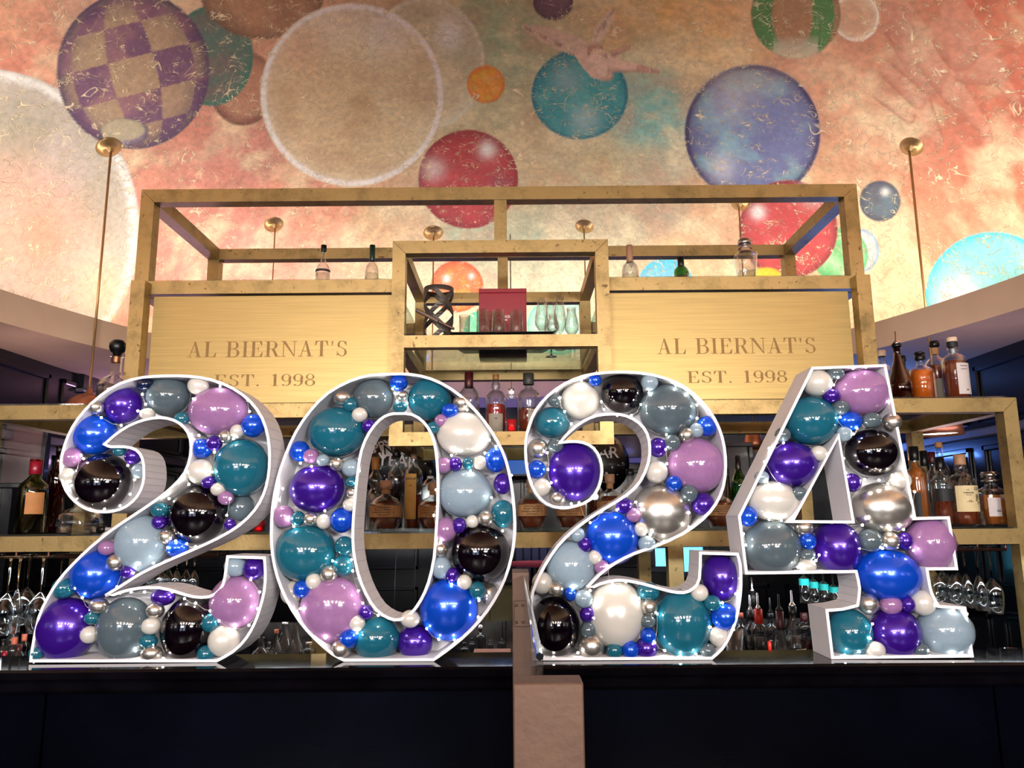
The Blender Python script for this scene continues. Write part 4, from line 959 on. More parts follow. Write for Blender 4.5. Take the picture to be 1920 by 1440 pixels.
def bot(label, px, pyb, pyt, wpx, d, shelf, **k):
    """bottle from its pixel column, top row, width, depth and the height of what it stands on"""
    z = shelf; x = at(px, pyb, d).x; H = at(px, pyt, d).z - z; R = wpx / 2 / F_PX * d * .97
    st = k.get('style', 'spirit'); top = NECK[st][-1][1]
    cap = k.get('cap', None)
    ex = (cap[3] if cap and len(cap) > 3 else 0)
    return bottle(label, x, d, z, H / (top + ex), R, **k)
S1 = Z_S1 + .0085; S0 = Z_P0 + .0085; SP = Z_P1 + .0085; SC0 = CZ0 + .0045; SCM = CZM + .0045
GR = {'l': 'bottles on the lower left shelf', 'm': 'bottles on the middle shelf behind the numbers', 'r': 'bottles on the lower right shelf', 'u': 'bottles on the upper right shelf', 't': 'bottles on top of the brass panels', 'c': 'bottles on the central bottom shelf', 'k': 'bottles on the back counter'}
# lower left shelf
bot('wine bottle with red capsule and orange label on the lower left shelf', 55, 1003, 862, 53, 3.36, S1, style='bordeaux', glass_='olive', liq='wine', level=.56, cap=('red', .20, 1.15), paper=[(.26, .55, 'orange', -85, -15)], group=GR['l'], name='wine_bottle')
bot('tall dark brown bottle beside the red-capped wine bottle', 98, 1003, 836, 34, 3.48, S1, style='tall', glass_='brown', liq='bourbon', level=.6, cap=('black', .07, 1.1), group=GR['l'], pourer=False)
bot('squat clear glass decanter behind the hook of the left two', 148, 1003, 925, 66, 3.40, S1, style='bulb', cap=('black', .2, 1.1), group=GR['l'], name='decanter', sq=4)
t = thing('wine_pourer', 'black and white bottle stopper lying on the shelf behind the left two', 'stopper', (at(196, 1000, 3.33).x, 3.33, S1 + .016))
b = lathe([(0, -.03), (.015, -.03), (.016, 0), (.012, .004), (0, .004)], 16); b.transform(Matrix.Rotation(PI / 2, 4, 'Y')); obj('stopper_body', b, CAPM['black'], t, True)
b = lathe([(0, .0045), (.009, .0045), (.008, .03), (0, .03)], 16); b.transform(Matrix.Rotation(PI / 2, 4, 'Y')); obj('stopper_tip', b, PAPER['white'], t, True)
# crystal skull-like bottle on the upper left shelf
t = bot('faceted crystal bottle with black ball stopper beside the left brass post', 212, 757, 668, 60, 3.42, S0, style='bulb', cap=None, name='crystal_bottle', liq='pale', level=.4)
for ch in t.children:
    if ch.name.startswith('glass_body'):
        bm = bmesh.new(); bm.from_mesh(ch.data)
        for v in bm.verts:
            a = math.atan2(v.co.y, v.co.x); rr_ = math.hypot(v.co.x, v.co.y)
            if v.co.z < .16 and rr_ > .02: f = 1 + .06 * math.sin(a * 12) * math.sin(v.co.z * 260); v.co.x *= f; v.co.y *= f
        bm.to_mesh(ch.data); bm.free(); ch.data.polygons.foreach_set('use_smooth', [False] * len(ch.data.polygons))
Hs = at(212, 668, 3.42).z - S0
b = lathe([(.0, Hs - .01), (.018, Hs - .01), (.018, Hs + .012), (.030, Hs + .022), (.036, Hs + .04), (.035, Hs + .058), (.024, Hs + .073), (0, Hs + .078)], 20); obj('ball_stopper', b, CAPM['black'], t, True)
b = lathe([(.0205, Hs - .03), (.0205, Hs - .004)], 20); obj('collar', b, COPPER, t, True)
# bottles seen through the zero and between the numbers
bot('slim pinched clear bottle with amber neck in the hole of the zero', 701, 1000, 858, 32, 3.60, S1, style='slim', cap=('amberneck', .17, 1.1), liq='pale', level=.45, group=GR['m'])
SQ = dict(style='squat', liq='bourbon', level=.60, cap=('tan', .16, 1.25), group=GR['m'], neckband=(.74, .90, 'buff'))
def squat(label, px, pyt, w_, d, txts=True):
    t = bot(label, px, 1000, pyt, w_, d, S1, paper=[(.27, .50, 'buff', -178, -2)], **SQ)
    R = w_ / 2 / F_PX * d * .97; H = at(px, pyt, d).z - S1
    for i in range(4):
        s = ('Kentucky straight', 'Bourbon Whiskey', 'bottled by hand No. 12', 'ninety proof')[i]
        a = text(s, .010, INK, t, 'printed_text', (0, -R - .0016, (.465 - i * .05) * H), depth=.0002)
        for v in a.data.vertices:
            X = v.co.x
            if abs(X) < R: v.co.y += R - math.sqrt(R * R - X * X)
squat('squat round bourbon bottle at the left in the hole of the zero', 722, 902, 62, 3.42)
squat('squat round bourbon bottle at the right edge of the hole of the zero', 812, 905, 58, 3.42)
squat('squat bourbon bottle on the shelf just right of the zero', 998, 900, 55, 3.42)
squat('squat bourbon bottle under the hook of the right-hand two', 1071, 900, 56, 3.42)
squat('squat bourbon bottle seen in the hole of the right-hand two', 1146, 890, 52, 3.55)
squat('squat bourbon bottle between the right-hand two and the four', 1352, 905, 56, 3.42)
squat('squat bourbon bottle hidden mostly behind the zero\'s right side', 905, 905, 58, 3.42)
bot('tall dark bottle with clear neck in the hole of the zero', 741, 1000, 842, 34, 3.62, S1, style='tall', liq='wine', level=.66, cap=('black', .10, 1.2), group=GR['m'])
bot('tall clear bottle with long yellow label in the hole of the zero', 774, 1000, 836, 35, 3.50, S1, style='tall', liq='bourbon', level=.42, cap=('tan', .16, .9), paper=[(.13, .66, 'yellow', -150, -66)], txt=(('TAYLOR', .0125, .60, -.008, 'k'), ('50 ML', .006, .52, -.008, 'k')), group=GR['m'])
bot('clear bottle with dark neck at the right in the hole of the zero', 806, 1000, 868, 34, 3.68, S1, style='spirit', liq='pale', level=.4, cap=('black', .2, 1.1), neckband=(.76, .86, 'white'), group=GR['m'])
bot('green bottle with dark cap in the gap between right-hand two and four', 1391, 1000, 855, 30, 3.62, S1, style='wine', glass_='green', cap=('black', .22, 1.1), liq='pale', level=.5, group=GR['m'])
bot('olive glass bottle beside the green one, right of the right-hand two', 1370, 1000, 880, 26, 3.72, S1, style='cone', glass_='olive', cap=('black', .12, 1.1), group=GR['m'])
bot('clear bottle behind the squat bourbon in the right-hand two\'s hole', 1185, 1000, 880, 36, 3.7, S1, style='spirit', liq='red', level=.45, group=GR['m'])
bot('clear bottle with red spirit, left in the right-hand two\'s hole', 1118, 1000, 885, 34, 3.7, S1, style='round', liq='bourbon', level=.5, group=GR['m'])
def tumbler(label, x, y, z, h, r, group, m=None, taper=.82, parent=None, band=None, up=True, name='tumbler', cat='glass'):
    t = thing(name, label, cat, (x, y, z), group)
    pr = [(0, 0), (r * taper, 0), (r, h), (r - .0018, h), (r * taper - .002, .008), (0, .008)]
    if not up: pr = [(q, h - zz) for q, zz in pr]
    obj('bowl', lathe(pr, 20), m or GLASS, t, True)
    if band: obj('printed_band', lathe([(r * .985 + .001, h * .12 if not up else h * .8), (r * .95 + .001, h * .32 if not up else h * .95)], 20), PAPER['teal'], t, True)
    return t
REDG = mat('lit_red_glass', (.9, .03, .05), .1, trans=.6)
FLAME = mat('candle_flame', (1, .15, .06), emis=6)
def votive(label, px, pyb, d, z, wpx, hpx):
    x = at(px, pyb, d).x; r = wpx / 2 / F_PX * d; h = hpx / F_PX * d
    t = tumbler(label, x, d, z, h, r, 'red votive candles', REDG, .8, name='votive_candle', cat='candle')
    obj('flame', lathe([(0, .009), (r * .45, .012), (r * .5, h * .55), (0, h * .6)], 10), FLAME, t, True)
votive('small glowing red votive between the left-hand two and the zero', 485, 1003, 3.36, S1, 24, 22)
votive('glowing red votive between the two bottles on the central bottom shelf', 959, 806, 3.22, SC0, 20, 24)
# lower right shelf
bot('orange whisky bottle with black neck beside the four', 1727, 990, 838, 38, 3.45, S1, style='spirit', liq='amber', level=.80, cap=('black', .17, 1.15), paper=[(.05, .42, 'black', -150, -100)], group=GR['r'])
bot('dark-necked clear bottle directly behind the orange whisky', 1745, 990, 846, 30, 3.66, S1, style='spirit', liq='pale', level=.5, cap=('black', .2, 1.15), group=GR['r'])
bot('bottle with red and tan neck at the back of the right shelf', 1760, 990, 848, 30, 3.74, S1, style='spirit', liq='amber', level=.3, cap=('maroon', .15, 1.15), group=GR['r'])
bot('tall clear bottle with cork, topmost behind the round dark-label bottle', 1776, 990, 830, 32, 3.72, S1, style='wine', liq='pale', level=.4, cap=('cork', .06, 1.15), group=GR['r'])
bot('round clear bottle with dark label left of the cream-label whisky', 1774, 990, 858, 38, 3.42, S1, style='spirit', liq='bourbon', level=.36, cap=('black', .18, 1.1), paper=[(.36, .54, 'black', -160, -30)], group=GR['r'])
bot('whisky bottle with cream label and brushed characters, tan capsule', 1813, 990, 853, 50, 3.38, S1, style='round', liq='bourbon', level=.24, cap=('tan', .14, 1.25), paper=[(.20, .56, 'cream', -150, -25)], group=GR['r'],
    txt=(('THE', .006, .50, -.012, 'k'), ('YAMAZAKI', .0085, .46, -.008, 'k'), ('SINGLE MALT', .004, .43, -.008, 'k'), ('12', .012, .345, -.006, 'k'), ('AGED    YEARS', .004, .34, -.006, 'k')))
tY = [o for o in C.objects if o.get('label', '').startswith('whisky bottle with cream label')][0]
b = bmesh.new(); Hy = at(1813, 853, 3.38).z - S1; Ry = 25 / F_PX * 3.38 * .97 + .002
for (x0, z0, x1, z1) in ((.018, .50, .034, .50), (.018, .50, .018, .54), (.026, .50, .026, .55), (.034, .50, .034, .54), (.020, .40, .028, .38), (.024, .44, .024, .34), (.020, .36, .034, .33), (.030, .44, .031, .36), (.027, .41, .036, .41), (.029, .30, .035, .33)):
    tube(b, [(x0, -math.sqrt(Ry * Ry - x0 * x0), z0 * Hy), (x1, -math.sqrt(Ry * Ry - x1 * x1), z1 * Hy)], .0011, 5)
obj('brushed_characters', b, INK, tY)['kind'] = 'stuff'
bot('dark capped bottle behind the cream-label whisky', 1822, 990, 858, 28, 3.66, S1, style='spirit', liq='amber', level=.5, cap=('black', .16, 1.1), group=GR['r'])
bot('square clear decanter bottle with glass stopper and white label', 1867, 990, 884, 52, 3.38, S1, style='decanter', liq='amber', level=.55, sq=6, cap=('silver', .03, 1.6, .16), paper=[(.17, .50, 'white', -135, -92)], group=GR['r'], txt=(('||||||||', .009, .27, -.014, 'k'),), name='decanter')
# upper right shelf
bot('brown spirit bottle with long metal pour spout on the upper right shelf', 1690, 745, 646, 46, 3.36, S0, style='cone', glass_='brown', liq='bourbon', level=.4, cap=('black', .04, 1.4), pourer=True, group=GR['u'])
bot('dark bottle behind the shoulder of the brown pour-spout bottle', 1700, 745, 668, 24, 3.5, S0, style='spirit', glass_='dark', cap=('black', .1), group=GR['u'])
bot('clear bottle half hidden behind the top of the four', 1660, 745, 658, 34, 3.50, S0, style='spirit', liq='pale', level=.5, cap=('cream', .1, 1.2), group=GR['u'])
bot('bright orange whisky bottle with wide pale stopper on the upper right shelf', 1732, 745, 660, 46, 3.36, S0, style='spirit', liq='orange', level=.66, cap=('black', .10, 1.05, .07), paper=[(.04, .58, 'pink', -60, 0)], group=GR['u'])
bot('dark whisky bottle with black cap between two others, upper right shelf', 1762, 745, 641, 42, 3.50, S0, style='spirit', liq='bourbon', level=.62, cap=('black', .07, 1.1), neckband=(.80, .9, 'buff'), paper=[(.04, .4, 'grey', -130, -60)], group=GR['u'])
bot('round-shouldered whisky bottle with cream cap, rightmost on the upper shelf', 1796, 745, 634, 47, 3.34, S0, style='round', liq='bourbon', level=.62, cap=('cream', .06, 1.25), neckband=(.85, .93, 'black'), paper=[(.08, .57, 'white', -112, -22)], group=GR['u'],
    txt=(('THE BALVENIE', .0052, .52, .010, 'k'), ('DOUBLEWOOD', .004, .47, .010, 'k'), ('|||||||', .006, .15, .018, 'k')))
# tops of the brass panels
bot('clear bottle with black cap, leftmost above the brass panels', 605, 525, 461, 29, 3.42, SP, style='bulb', cap=('black', .12, 1.15), paper=[(.42, .47, 'black', -178, -2)], liq='pale', level=.4, group=GR['t'])
bot('clear round-shouldered bottle with dark green capsule above left panel', 697, 525, 461, 28, 3.42, SP, style='bulb', cap=('green', .33, 1.15), liq='pale', level=.4, group=GR['t'])
bot('clear bottle with tan capsule and grey triangle above right panel', 1182, 522, 461, 34, 3.42, SP, style='bulb', cap=('tan', .38, 1.1), liq='pale', level=.35, group=GR['t'])
tT = [o for o in C.objects if 'grey triangle' in str(o.get('label', ''))][0]
Ht = at(1182, 461, 3.42).z - SP
obj('triangle_mark', prism([(-.014, .55 * Ht), (.014, .55 * Ht), (0, .55 * Ht - .026)], -.0425, -.0418), PAPER['grey'], tT)
bot('dark green bottle with black capsule, lowest above the right panel', 1278, 522, 484, 30, 3.50, SP, style='wine', glass_='green', liq='wine', level=.5, cap=('black', .22, 1.2), group=GR['t'], name='wine_bottle')
bot('tapered square decanter with round silver stopper above the right panel', 1400, 520, 449, 42, 3.38, SP, style='taper', sq=5, liq='pale', level=.3, cap=('silver', .02, 1.5, .17), neckband=(.72, .79, 'tan'), group=GR['t'], name='decanter')
# central bottom shelf
bot('clear wine bottle with maroon capsule behind the top of the zero', 879, 806, 699, 42, 3.36, SC0, style='wine', liq='pale', level=.3, cap=('maroon', .24, 1.15), group=GR['c'], name='wine_bottle')
bot('red spirit bottle with cork and grey label on the central bottom shelf', 930, 806, 703, 41, 3.34, SC0, style='round', liq='red', level=.50, cap=('cork', .08, .95), paper=[(.02, .34, 'grey', -130, -50)], txt=(('1783', .009, .26, 0, 'k'),), group=GR['c'])
bot('dark spirit bottle with grey wax cap on the central bottom shelf', 992, 806, 701, 45, 3.34, SC0, style='spirit', liq='bourbon', level=.42, cap=('grey', .18, 1.2), paper=[(.08, .40, 'grey', -95, -25)], txt=(('RYE', .007, .36, .016, 'k'),), group=GR['c'])

# central tray shelf: lattice cylinder, red box, tray, glasses
def cyl_lattice():
    d = 3.36; x = at(822, 625, d).x; r = 29 / F_PX * d; h = at(822, 541, d).z - SCM
    t = thing('lattice_lantern', 'dark grey cylindrical lattice holder on the central shelf', 'holder', (x, d, SCM))
    m = mat('dark_grey_metal', '#4a443e', .45, .3)
    for z0, z1 in ((0, .012), (h - .022, h)):
        obj('rim', lathe([(r, z0), (r, z1), (r - .003, z1), (r - .003, z0), (r, z0)], 28), m, t, True)
    for sgn in (1, -1):
        for k in range(3):
            bm = bmesh.new(); prev = None; n_ = 18
            for i in range(n_ + 1):
                a = 2 * PI * k / 3 + sgn * PI * 1.25 * i / n_; z = .008 + (h - .024) * i / n_; hw = .017
                da = hw / r * .55; q = [bm.verts.new(((r - dr) * math.cos(a + s * da), (r - dr) * math.sin(a + s * da), z - s * sgn * .006)) for dr in (0, .003) for s in (-1, 1)]
                if prev:
                    for a_, b_ in ((0, 1), (1, 3), (3, 2), (2, 0)): bm.faces.new((prev[a_], prev[b_], q[b_], q[a_]))
                prev = q
            obj('lattice_strap', bm, m, t)
    obj('base_plate', lathe([(0, .0), (r - .004, 0), (r - .004, .003), (0, .003)], 24), m, t)
cyl_lattice()
t = thing('folded_corkscrew', 'dark metal hinged bar tool leaning against the lattice holder', 'tool', (at(815, 615, 3.26).x, 3.26, SCM))
m_ = mat('gunmetal', '#5a4a42', .35, .6)
a_, b_ = at(780, 581, 3.27), at(822, 603, 3.27); c_ = at(852, 617, 3.27); o_ = Vector((at(815, 615, 3.26).x, 3.26, SCM))
for nm, p, q, w_ in (('handle', a_, b_, .016), ('hinged_arm', b_, c_, .011)):
    v = q - p; l = v.length; b = bx(0, l, -.006, .006, -w_ / 2, w_ / 2, .003); b.transform(Matrix.Rotation(-math.atan2(v.z, v.x), 4, 'Y')); b.transform(Matrix.Translation(p - o_)); obj(nm, b, m_, t)
v = at(830, 622, 3.28) - o_
obj('foot', bx(v.x - .03, v.x + .03, -.006, .03, .0, .02, .003), m_, t)
TRAYM = mat('black_tray_lacquer', '#141414', .15, coat=.5)
tx0, tx1 = at(845, 614, 3.25).x, at(1040, 614, 3.25).x; tc = (tx0 + tx1) / 2; hw = (tx1 - tx0) / 2
tr = thing('serving_tray', 'black serving tray carrying tumblers on the central shelf', 'tray', (tc, 3.42, SCM))
zt = .035
b = bmesh.new(); R4 = lambda w_, l, z: [b.verts.new(p) for p in ((-w_, -l, z), (w_, -l, z), (w_, l, z), (-w_, l, z))]
rings = [R4(hw * .82, .11, .0), R4(hw, .165, zt), R4(hw - .004, .161, zt + .003), R4(hw * .82 - .003, .107, .005)]
b.faces.new(rings[0][::-1]); b.faces.new(rings[-1])
for p, q in zip(rings, rings[1:]):
    for i in range(4): b.faces.new((p[i], p[(i + 1) % 4], q[(i + 1) % 4], q[i]))
obj('tray_body', b, TRAYM, tr)
for s in (-1, 1): obj('tray_lip', bx(s * hw - .004, s * hw + .004, -.165, .165, zt - .002, zt + .006, .001), TRAYM, tr)
rb0, rb1 = at(898, 560, 3.62).x, at(987, 560, 3.62).x
rt = at(940, 541, 3.62).z
t = thing('red_gift_box', 'dark red presentation box standing behind the tray tumblers', 'box', ((rb0 + rb1) / 2, 3.62, SCM))
RB = mat('dark_red_card', '#8c1024', .4, var=.05); w2 = (rb1 - rb0) / 2
obj('box_body', bx(-w2, w2, 0, .13, 0, rt - SCM - .022, .002), RB, t)
obj('lid', bx(-w2 - .001, w2 + .001, -.001, .131, rt - SCM - .0215, rt - SCM, .002), RB, t)
p = at(951, 594, 3.62); text('XIII', .020, WINK, t, 'printed_text', (p.x - (rb0 + rb1) / 2, -.0015, p.z - SCM))
p = at(949, 601, 3.62); obj('printed_emblem', prism([(p.x - (rb0 + rb1) / 2 + q[0], p.z - SCM + q[1]) for q in ((-.006, 0), (.006, 0), (.004, .007), (0, .004), (-.004, .007))], -.0015, -.0008), WINK, t)
GT = 'tumblers on the black tray'
for i, (px, d, w_, h_) in enumerate(((871, 3.47, 22, 22), (905, 3.38, 23, 33), (921, 3.50, 18, 28), (935, 3.38, 24, 32), (968, 3.38, 24, 31))):
    x = at(px, 612, d).x
    tumbler(('shortest clear tumbler at the left end of the tray', 'tapered clear tumbler in front of the red box\'s left edge', 'small tumbler behind the other glasses on the tray', 'clear tumbler in the middle of the black tray', 'clear tumbler in front of the red box\'s right edge')[i],
            x, d, SCM + .006, at(px, 614 - h_, d).z - SCM - .006, w_ / 2 / F_PX * d, GT, taper=1.15 if i in (1, 3, 4) else .9)
def stem_profile(h, r, kind='wine'):
    if kind == 'snifter':
        o = [(0, 0), (r * .85, 0), (r * .8, .003), (.006, .008), (.004, .02), (.004, h * .28), (r * .5, h * .34), (r * .95, h * .46), (r, h * .54), (r * .85, h * .7), (r * .62, h * .88), (r * .68, h)]
        i = [(r * .68 - .0015, h), (r * .62 - .0015, h * .88), (r * .85 - .0015, h * .7), (r - .0015, h * .54), (r * .93, h * .46), (r * .45, h * .36), (0, h * .34)]
    elif kind == 'flute':
        o = [(0, 0), (r * .95, 0), (r * .9, .003), (.006, .008), (.004, .02), (.004, h * .42), (r * .35, h * .48), (r * .85, h * .62), (r, h * .75), (r * .8, h)]
        i = [(r * .8 - .0015, h), (r - .0015, h * .75), (r * .83, h * .62), (r * .3, h * .49), (0, h * .47)]
    else:
        o = [(0, 0), (r * .85, 0), (r * .8, .003), (.006, .009), (.0042, .02), (.004, h * .46), (.008, h * .49), (r * .55, h * .55), (r * .93, h * .64), (r, h * .72), (r * .93, h * .86), (r * .75, h)]
        i = [(r * .75 - .0015, h), (r * .93 - .0015, h * .86), (r - .0015, h * .72), (r * .92, h * .64), (r * .5, h * .555), (0, h * .51)]
    return o + i
def stemglass(label, x, y, z, h, r, group, kind='wine', hang=False, name='wine_glass'):
    t = thing(name, label, 'glass', (x, y, z), group); pr = stem_profile(h, r, kind); n_ = [i for i, q in enumerate(pr) if q[1] >= h][0]
    lo, sp = pr[:6], None
    full = lathe(pr, 20)
    if hang:
        for v in full.verts: v.co.z = -v.co.z
    # foot and stem as one part, bowl as another
    cut = pr[5][1] if kind != 'snifter' else h * .28
    foot = lathe(pr[:6] + [(0, pr[5][1])], 20); bowl = lathe([(0, pr[5][1] + .0003)] + [(max(.004, q), w_) for q, w_ in pr[6:n_ + 1]] + pr[n_ + 1:], 20); full.free()
    for b_ in (foot, bowl):
        if hang:
            for v in b_.verts: v.co.z = -v.co.z
    obj('stem_and_foot', foot, REALGLASS, t, True); obj('bowl', bowl, GLASS, t, True)
    return t
GS = 'stemmed glasses at the right end of the central shelf'
for px, pt, d, w_, lab in ((1016, 560, 3.40, 27, 'nosing glass at the left front of the stemmed glass cluster'), (1050, 556, 3.46, 25, 'tallest nosing glass, back middle of the stemmed glass cluster'), (1033, 566, 3.62, 26, 'nosing glass at the back of the stemmed glass cluster'),
                      (1072, 578, 3.44, 28, 'rightmost nosing glass on the central shelf'), (1037, 590, 3.30, 24, 'lowest small nosing glass nearest the front rail')):
    x = at(px, 615, d).x; stemglass(lab, x, d, SCM, at(px, pt, d).z - SCM, w_ / 2 / F_PX * d, GS, 'snifter', name='nosing_glass')

# hanging stemware under the lower shelf
def hang(label, px, pyb, wpx, d, group, kind='wine'):
    ztop = Z_S1 - .072; x = at(px, (1040 + pyb) / 2, d).x; zb = at(px, pyb, d).z
    return stemglass(label, x, d, ztop, ztop - zb, wpx / 2 / F_PX * d, group, kind, hang=True)
GL = 'wine glasses hanging at the left end'
for px, pyb, w_, d, k, lab in ((14, 1190, 44, 3.05, 'wine', 'large hanging wine glass at the left edge'), (50, 1172, 40, 3.22, 'wine', 'hanging wine glass between the leftmost and the third'), (32, 1186, 24, 3.00, 'flute', 'narrow hanging flute near the left edge'),
                            (76, 1186, 44, 3.04, 'wine', 'large hanging wine glass next to the foot of the left-hand two'), (112, 1165, 38, 3.26, 'wine', 'hanging wine glass half behind the left-hand two')):
    hang(lab, px, pyb, w_, d, GL, k)
GM = 'glasses hanging behind the left-hand two'
for i, px in enumerate((284, 302, 316, 331, 349, 364)):
    hang(('leftmost', 'second from the left', 'third from the left', 'fourth from the left', 'second from the right', 'rightmost')[i] + ' of the small glasses hanging inside the left-hand two', px, 1106 + i * 1.2, 19, 3.25 if i % 2 else 3.36, GM, 'flute')
GRR = 'glasses hanging at the right end'
for i, (px, pyb, w_, d, k) in enumerate(((1812, 1140, 23, 3.25, 'flute'), (1836, 1145, 25, 3.25, 'flute'), (1861, 1151, 34, 3.25, 'wine'))):
    hang(('clear hanging glass, third from the right at the right end', 'clear hanging glass, second from the right at the right end', 'widest hanging glass, last one at the right end')[i], px, pyb, w_, d, GRR, k)
for i, (px, pyb, w_, d) in enumerate(((1757, 1130, 30, 3.25), (1775, 1135, 30, 3.42), (1789, 1135, 28, 3.22), (1768, 1128, 30, 3.58), (1798, 1134, 28, 3.5))):
    hang(('cut hanging glass nearest the arm of the four', 'cut hanging glass in the middle of the right cluster', 'cut hanging glass at the front of the right cluster', 'cut hanging glass at the back of the right cluster', 'cut hanging glass beside the third clear glass from the right')[i], px, pyb, w_, d, GRR)
for i, (px, pt, pb) in enumerate(((1508, 1080, 1130), (1525, 1086, 1134), (1544, 1090, 1137), (1562, 1096, 1139))):
    d = 3.2 + .05 * i; x = at(px, 1100, d).x; z0, z1 = at(px, pb, d).z, at(px, pt, d).z
    t = thing('hanging_tumbler', ('leftmost', 'second from the left', 'third from the left', 'rightmost')[i] + ' teal-banded glass hanging under the arm of the four', 'glass', (x, d, z0), 'teal-banded glasses under the four')
    r = 9.5 / F_PX * d; h = z1 - z0
    obj('bowl', lathe([(r, 0), (r * .97, h * .3), (r * .9, h * .9), (r * .3, h), (.004, h), (.004, h * .99), (r * .86, h * .88), (r * .94, h * .3), (r - .0015, 0), (r, 0)], 20), GLASS, t, True)
    obj('stem', lathe([(0, h), (.004, h), (.004, Z_S1 - .09 - z0), (r * .9, Z_S1 - .085 - z0), (r * .9, Z_S1 - .082 - z0), (0, Z_S1 - .082 - z0)], 14), GLASS, t, True)
    obj('printed_band', lathe([(r * .93, h * .66), (r * .915, h * .9)], 20), mat('bright_teal_print', '#20c8c8', .5), t, True)  # band printed in bright teal

# ---------------------------------------------------------------- back counter: speed-rail bottles
K = ZB_TOP
def kb(label, px, pyt, wpx, d, **k):
    k.setdefault('glass_', 'real')
    return bot(label, px, 1236, pyt, wpx, d, K, group=GR['k'], **k)
kb('clear bottle with red cap and steel spout between two and four', 1427, 1143, 30, 2.95, style='spirit', liq='pale', level=.5, cap=('brightred', .25, 1.25), pourer=True)
kb('clear bottle with black pourer at the left of the red-capped one', 1412, 1146, 26, 3.05, style='spirit', liq='pale', level=.5, cap=('black', .16, 1.25), pourer=True)
kb('tallest black-spouted bottle behind the red-capped one', 1418, 1110, 28, 3.25, style='spirit', liq='pale', level=.5, cap=('black', .25, 1.25), pourer=True)
kb('conical clear bottle with dark red cap in front of the four', 1467, 1146, 40, 2.90, style='cone', liq='pale', level=.3, cap=('maroon', .34, 1.3), pourer='black')
kb('clear vodka bottle with cream label left of the foot of the four', 1492, 1138, 38, 2.96, style='cone', liq='pale', level=.5, cap=('black', .14, 1.4), pourer=True, paper=[(.02, .28, 'cream', -100, -20)], txt=(('VODKA', .010, .14, .012, 'k'),))
kb('small clear bottle behind the conical one with thin spout', 1450, 1150, 24, 3.12, style='spirit', cap=('black', .12, 1.2), pourer='black')
kb('clear bottle with dark wine-red neck behind the vodka bottle', 1513, 1150, 28, 3.2, style='spirit', liq='red', level=.3, cap=('maroon', .2, 1.2))
kb('pale clear bottle half hidden by the right-hand two', 1392, 1150, 26, 3.1, style='spirit', liq='pale', level=.6, cap=('coral', .1, 1.2))
tumbler('round clear glass bowl on the counter beside the right-hand two', at(1378, 1236, 2.5).x, 2.5, CZ - .12, .14, .03, 'glasses on the back counter', taper=.7)
GD = 'clear decanters between the left two and zero'
for i, (px, pt, w_, st, c_) in enumerate(((488, 1195, 36, 'bulb', None), (516, 1181, 24, 'cone', ('coral', .1, 1.2)), (532, 1167, 40, 'cone', ('silver', .06, 1.3)), (553, 1172, 34, 'cone', None), (578, 1205, 26, 'tall', ('cream', .1, 1.1)), (503, 1204, 30, 'bulb', None))):
    bot(('small round clear cruet just right of the left-hand two', 'clear bottle with coral cap between left-hand two and zero', 'tallest clear conical decanter between left-hand two and zero', 'clear conical decanter beside the tallest one', 'slim clear bottle by the lower left of the zero', 'low clear jug in front of the coral-capped bottle')[i],
        px, 1240, pt, w_, 2.98 + .09 * (i % 3), K, style=st, cap=c_, glass_='real', group=GD, name='decanter')
for i, (px, pt, w_, cp_) in enumerate(((8, 1222, 22, 'red'), (24, 1196, 24, 'coral'), (42, 1190, 20, 'coral'), (20, 1176, 20, 'coral'), (34, 1210, 26, 'maroon'), (4, 1200, 20, 'black'))):
    kb(('low red-capped wine bottle at the far left edge', 'coral-capped wine bottle at the left edge', 'coral-capped bottle beside the foot of the left-hand two', 'tallest coral-capped wine bottle at the left edge', 'maroon-capped wine bottle below the hanging glasses', 'black-capped bottle at the far left edge')[i],
       px, pt, w_, 2.9 + .1 * (i % 4), style='wine', glass_='dark' if i != 2 else 'brown', cap=(cp_, .22, 1.2), name='wine_bottle')
for i, (px, pt, w_, cp_) in enumerate(((871, 1205, 17, 'black'), (901, 1172, 20, 'silver'), (885, 1196, 14, 'black'), (919, 1200, 12, 'grey'), (941, 1198, 16, 'black'))):
    kb(('dark squat bottle with black cap right of the zero', 'dark bottle with silver cap, tallest between zero and brass post', 'slim dark bottle beside the silver-capped one', 'small grey-capped bottle between zero and brass post', 'dark bottle next to the brass post')[i],
       px, pt, w_, 3.1 + .06 * i, style='spirit', glass_='dark', cap=(cp_, .14, 1.15))
WD = mat('striped_bar_caddy_wood', '#a8705c', .5, var=.25, vscale=40, stretch=(8, 1, 1))
x0, x1 = at(885, 1235, 2.72).x, at(957, 1235, 2.72).x; zt_ = at(920, 1229, 2.72).z - .905 + .905
t = thing('bar_caddy', 'reddish slatted bar caddy between the zero and the brass post', 'caddy', ((x0 + x1) / 2, 2.78, K)); h_ = max(.06, zt_ - K)
n_ = 11; w_ = (x1 - x0) / n_
obj('caddy_box', bx(-(x1 - x0) / 2, (x1 - x0) / 2, .012, .11, 0, h_ - .005), WD, t)
for i in range(n_): obj('slat', bx(-(x1 - x0) / 2 + i * w_ + .0008, -(x1 - x0) / 2 + (i + 1) * w_ - .0008, 0, .0115, 0, h_, .0008), WD, t)
t = thing('red_stirrer', 'red-handled bar stirrer standing between the right-hand two and the four', 'stirrer', (at(1445, 1240, 2.30).x, 2.30, CZ - .12))
b = bmesh.new(); tube(b, [(0, 0, 0), (0, 0, at(1445, 1225, 2.3).z - CZ + .12)], .003, 8); obj('shaft', b, CAPM['silver'], t, True)
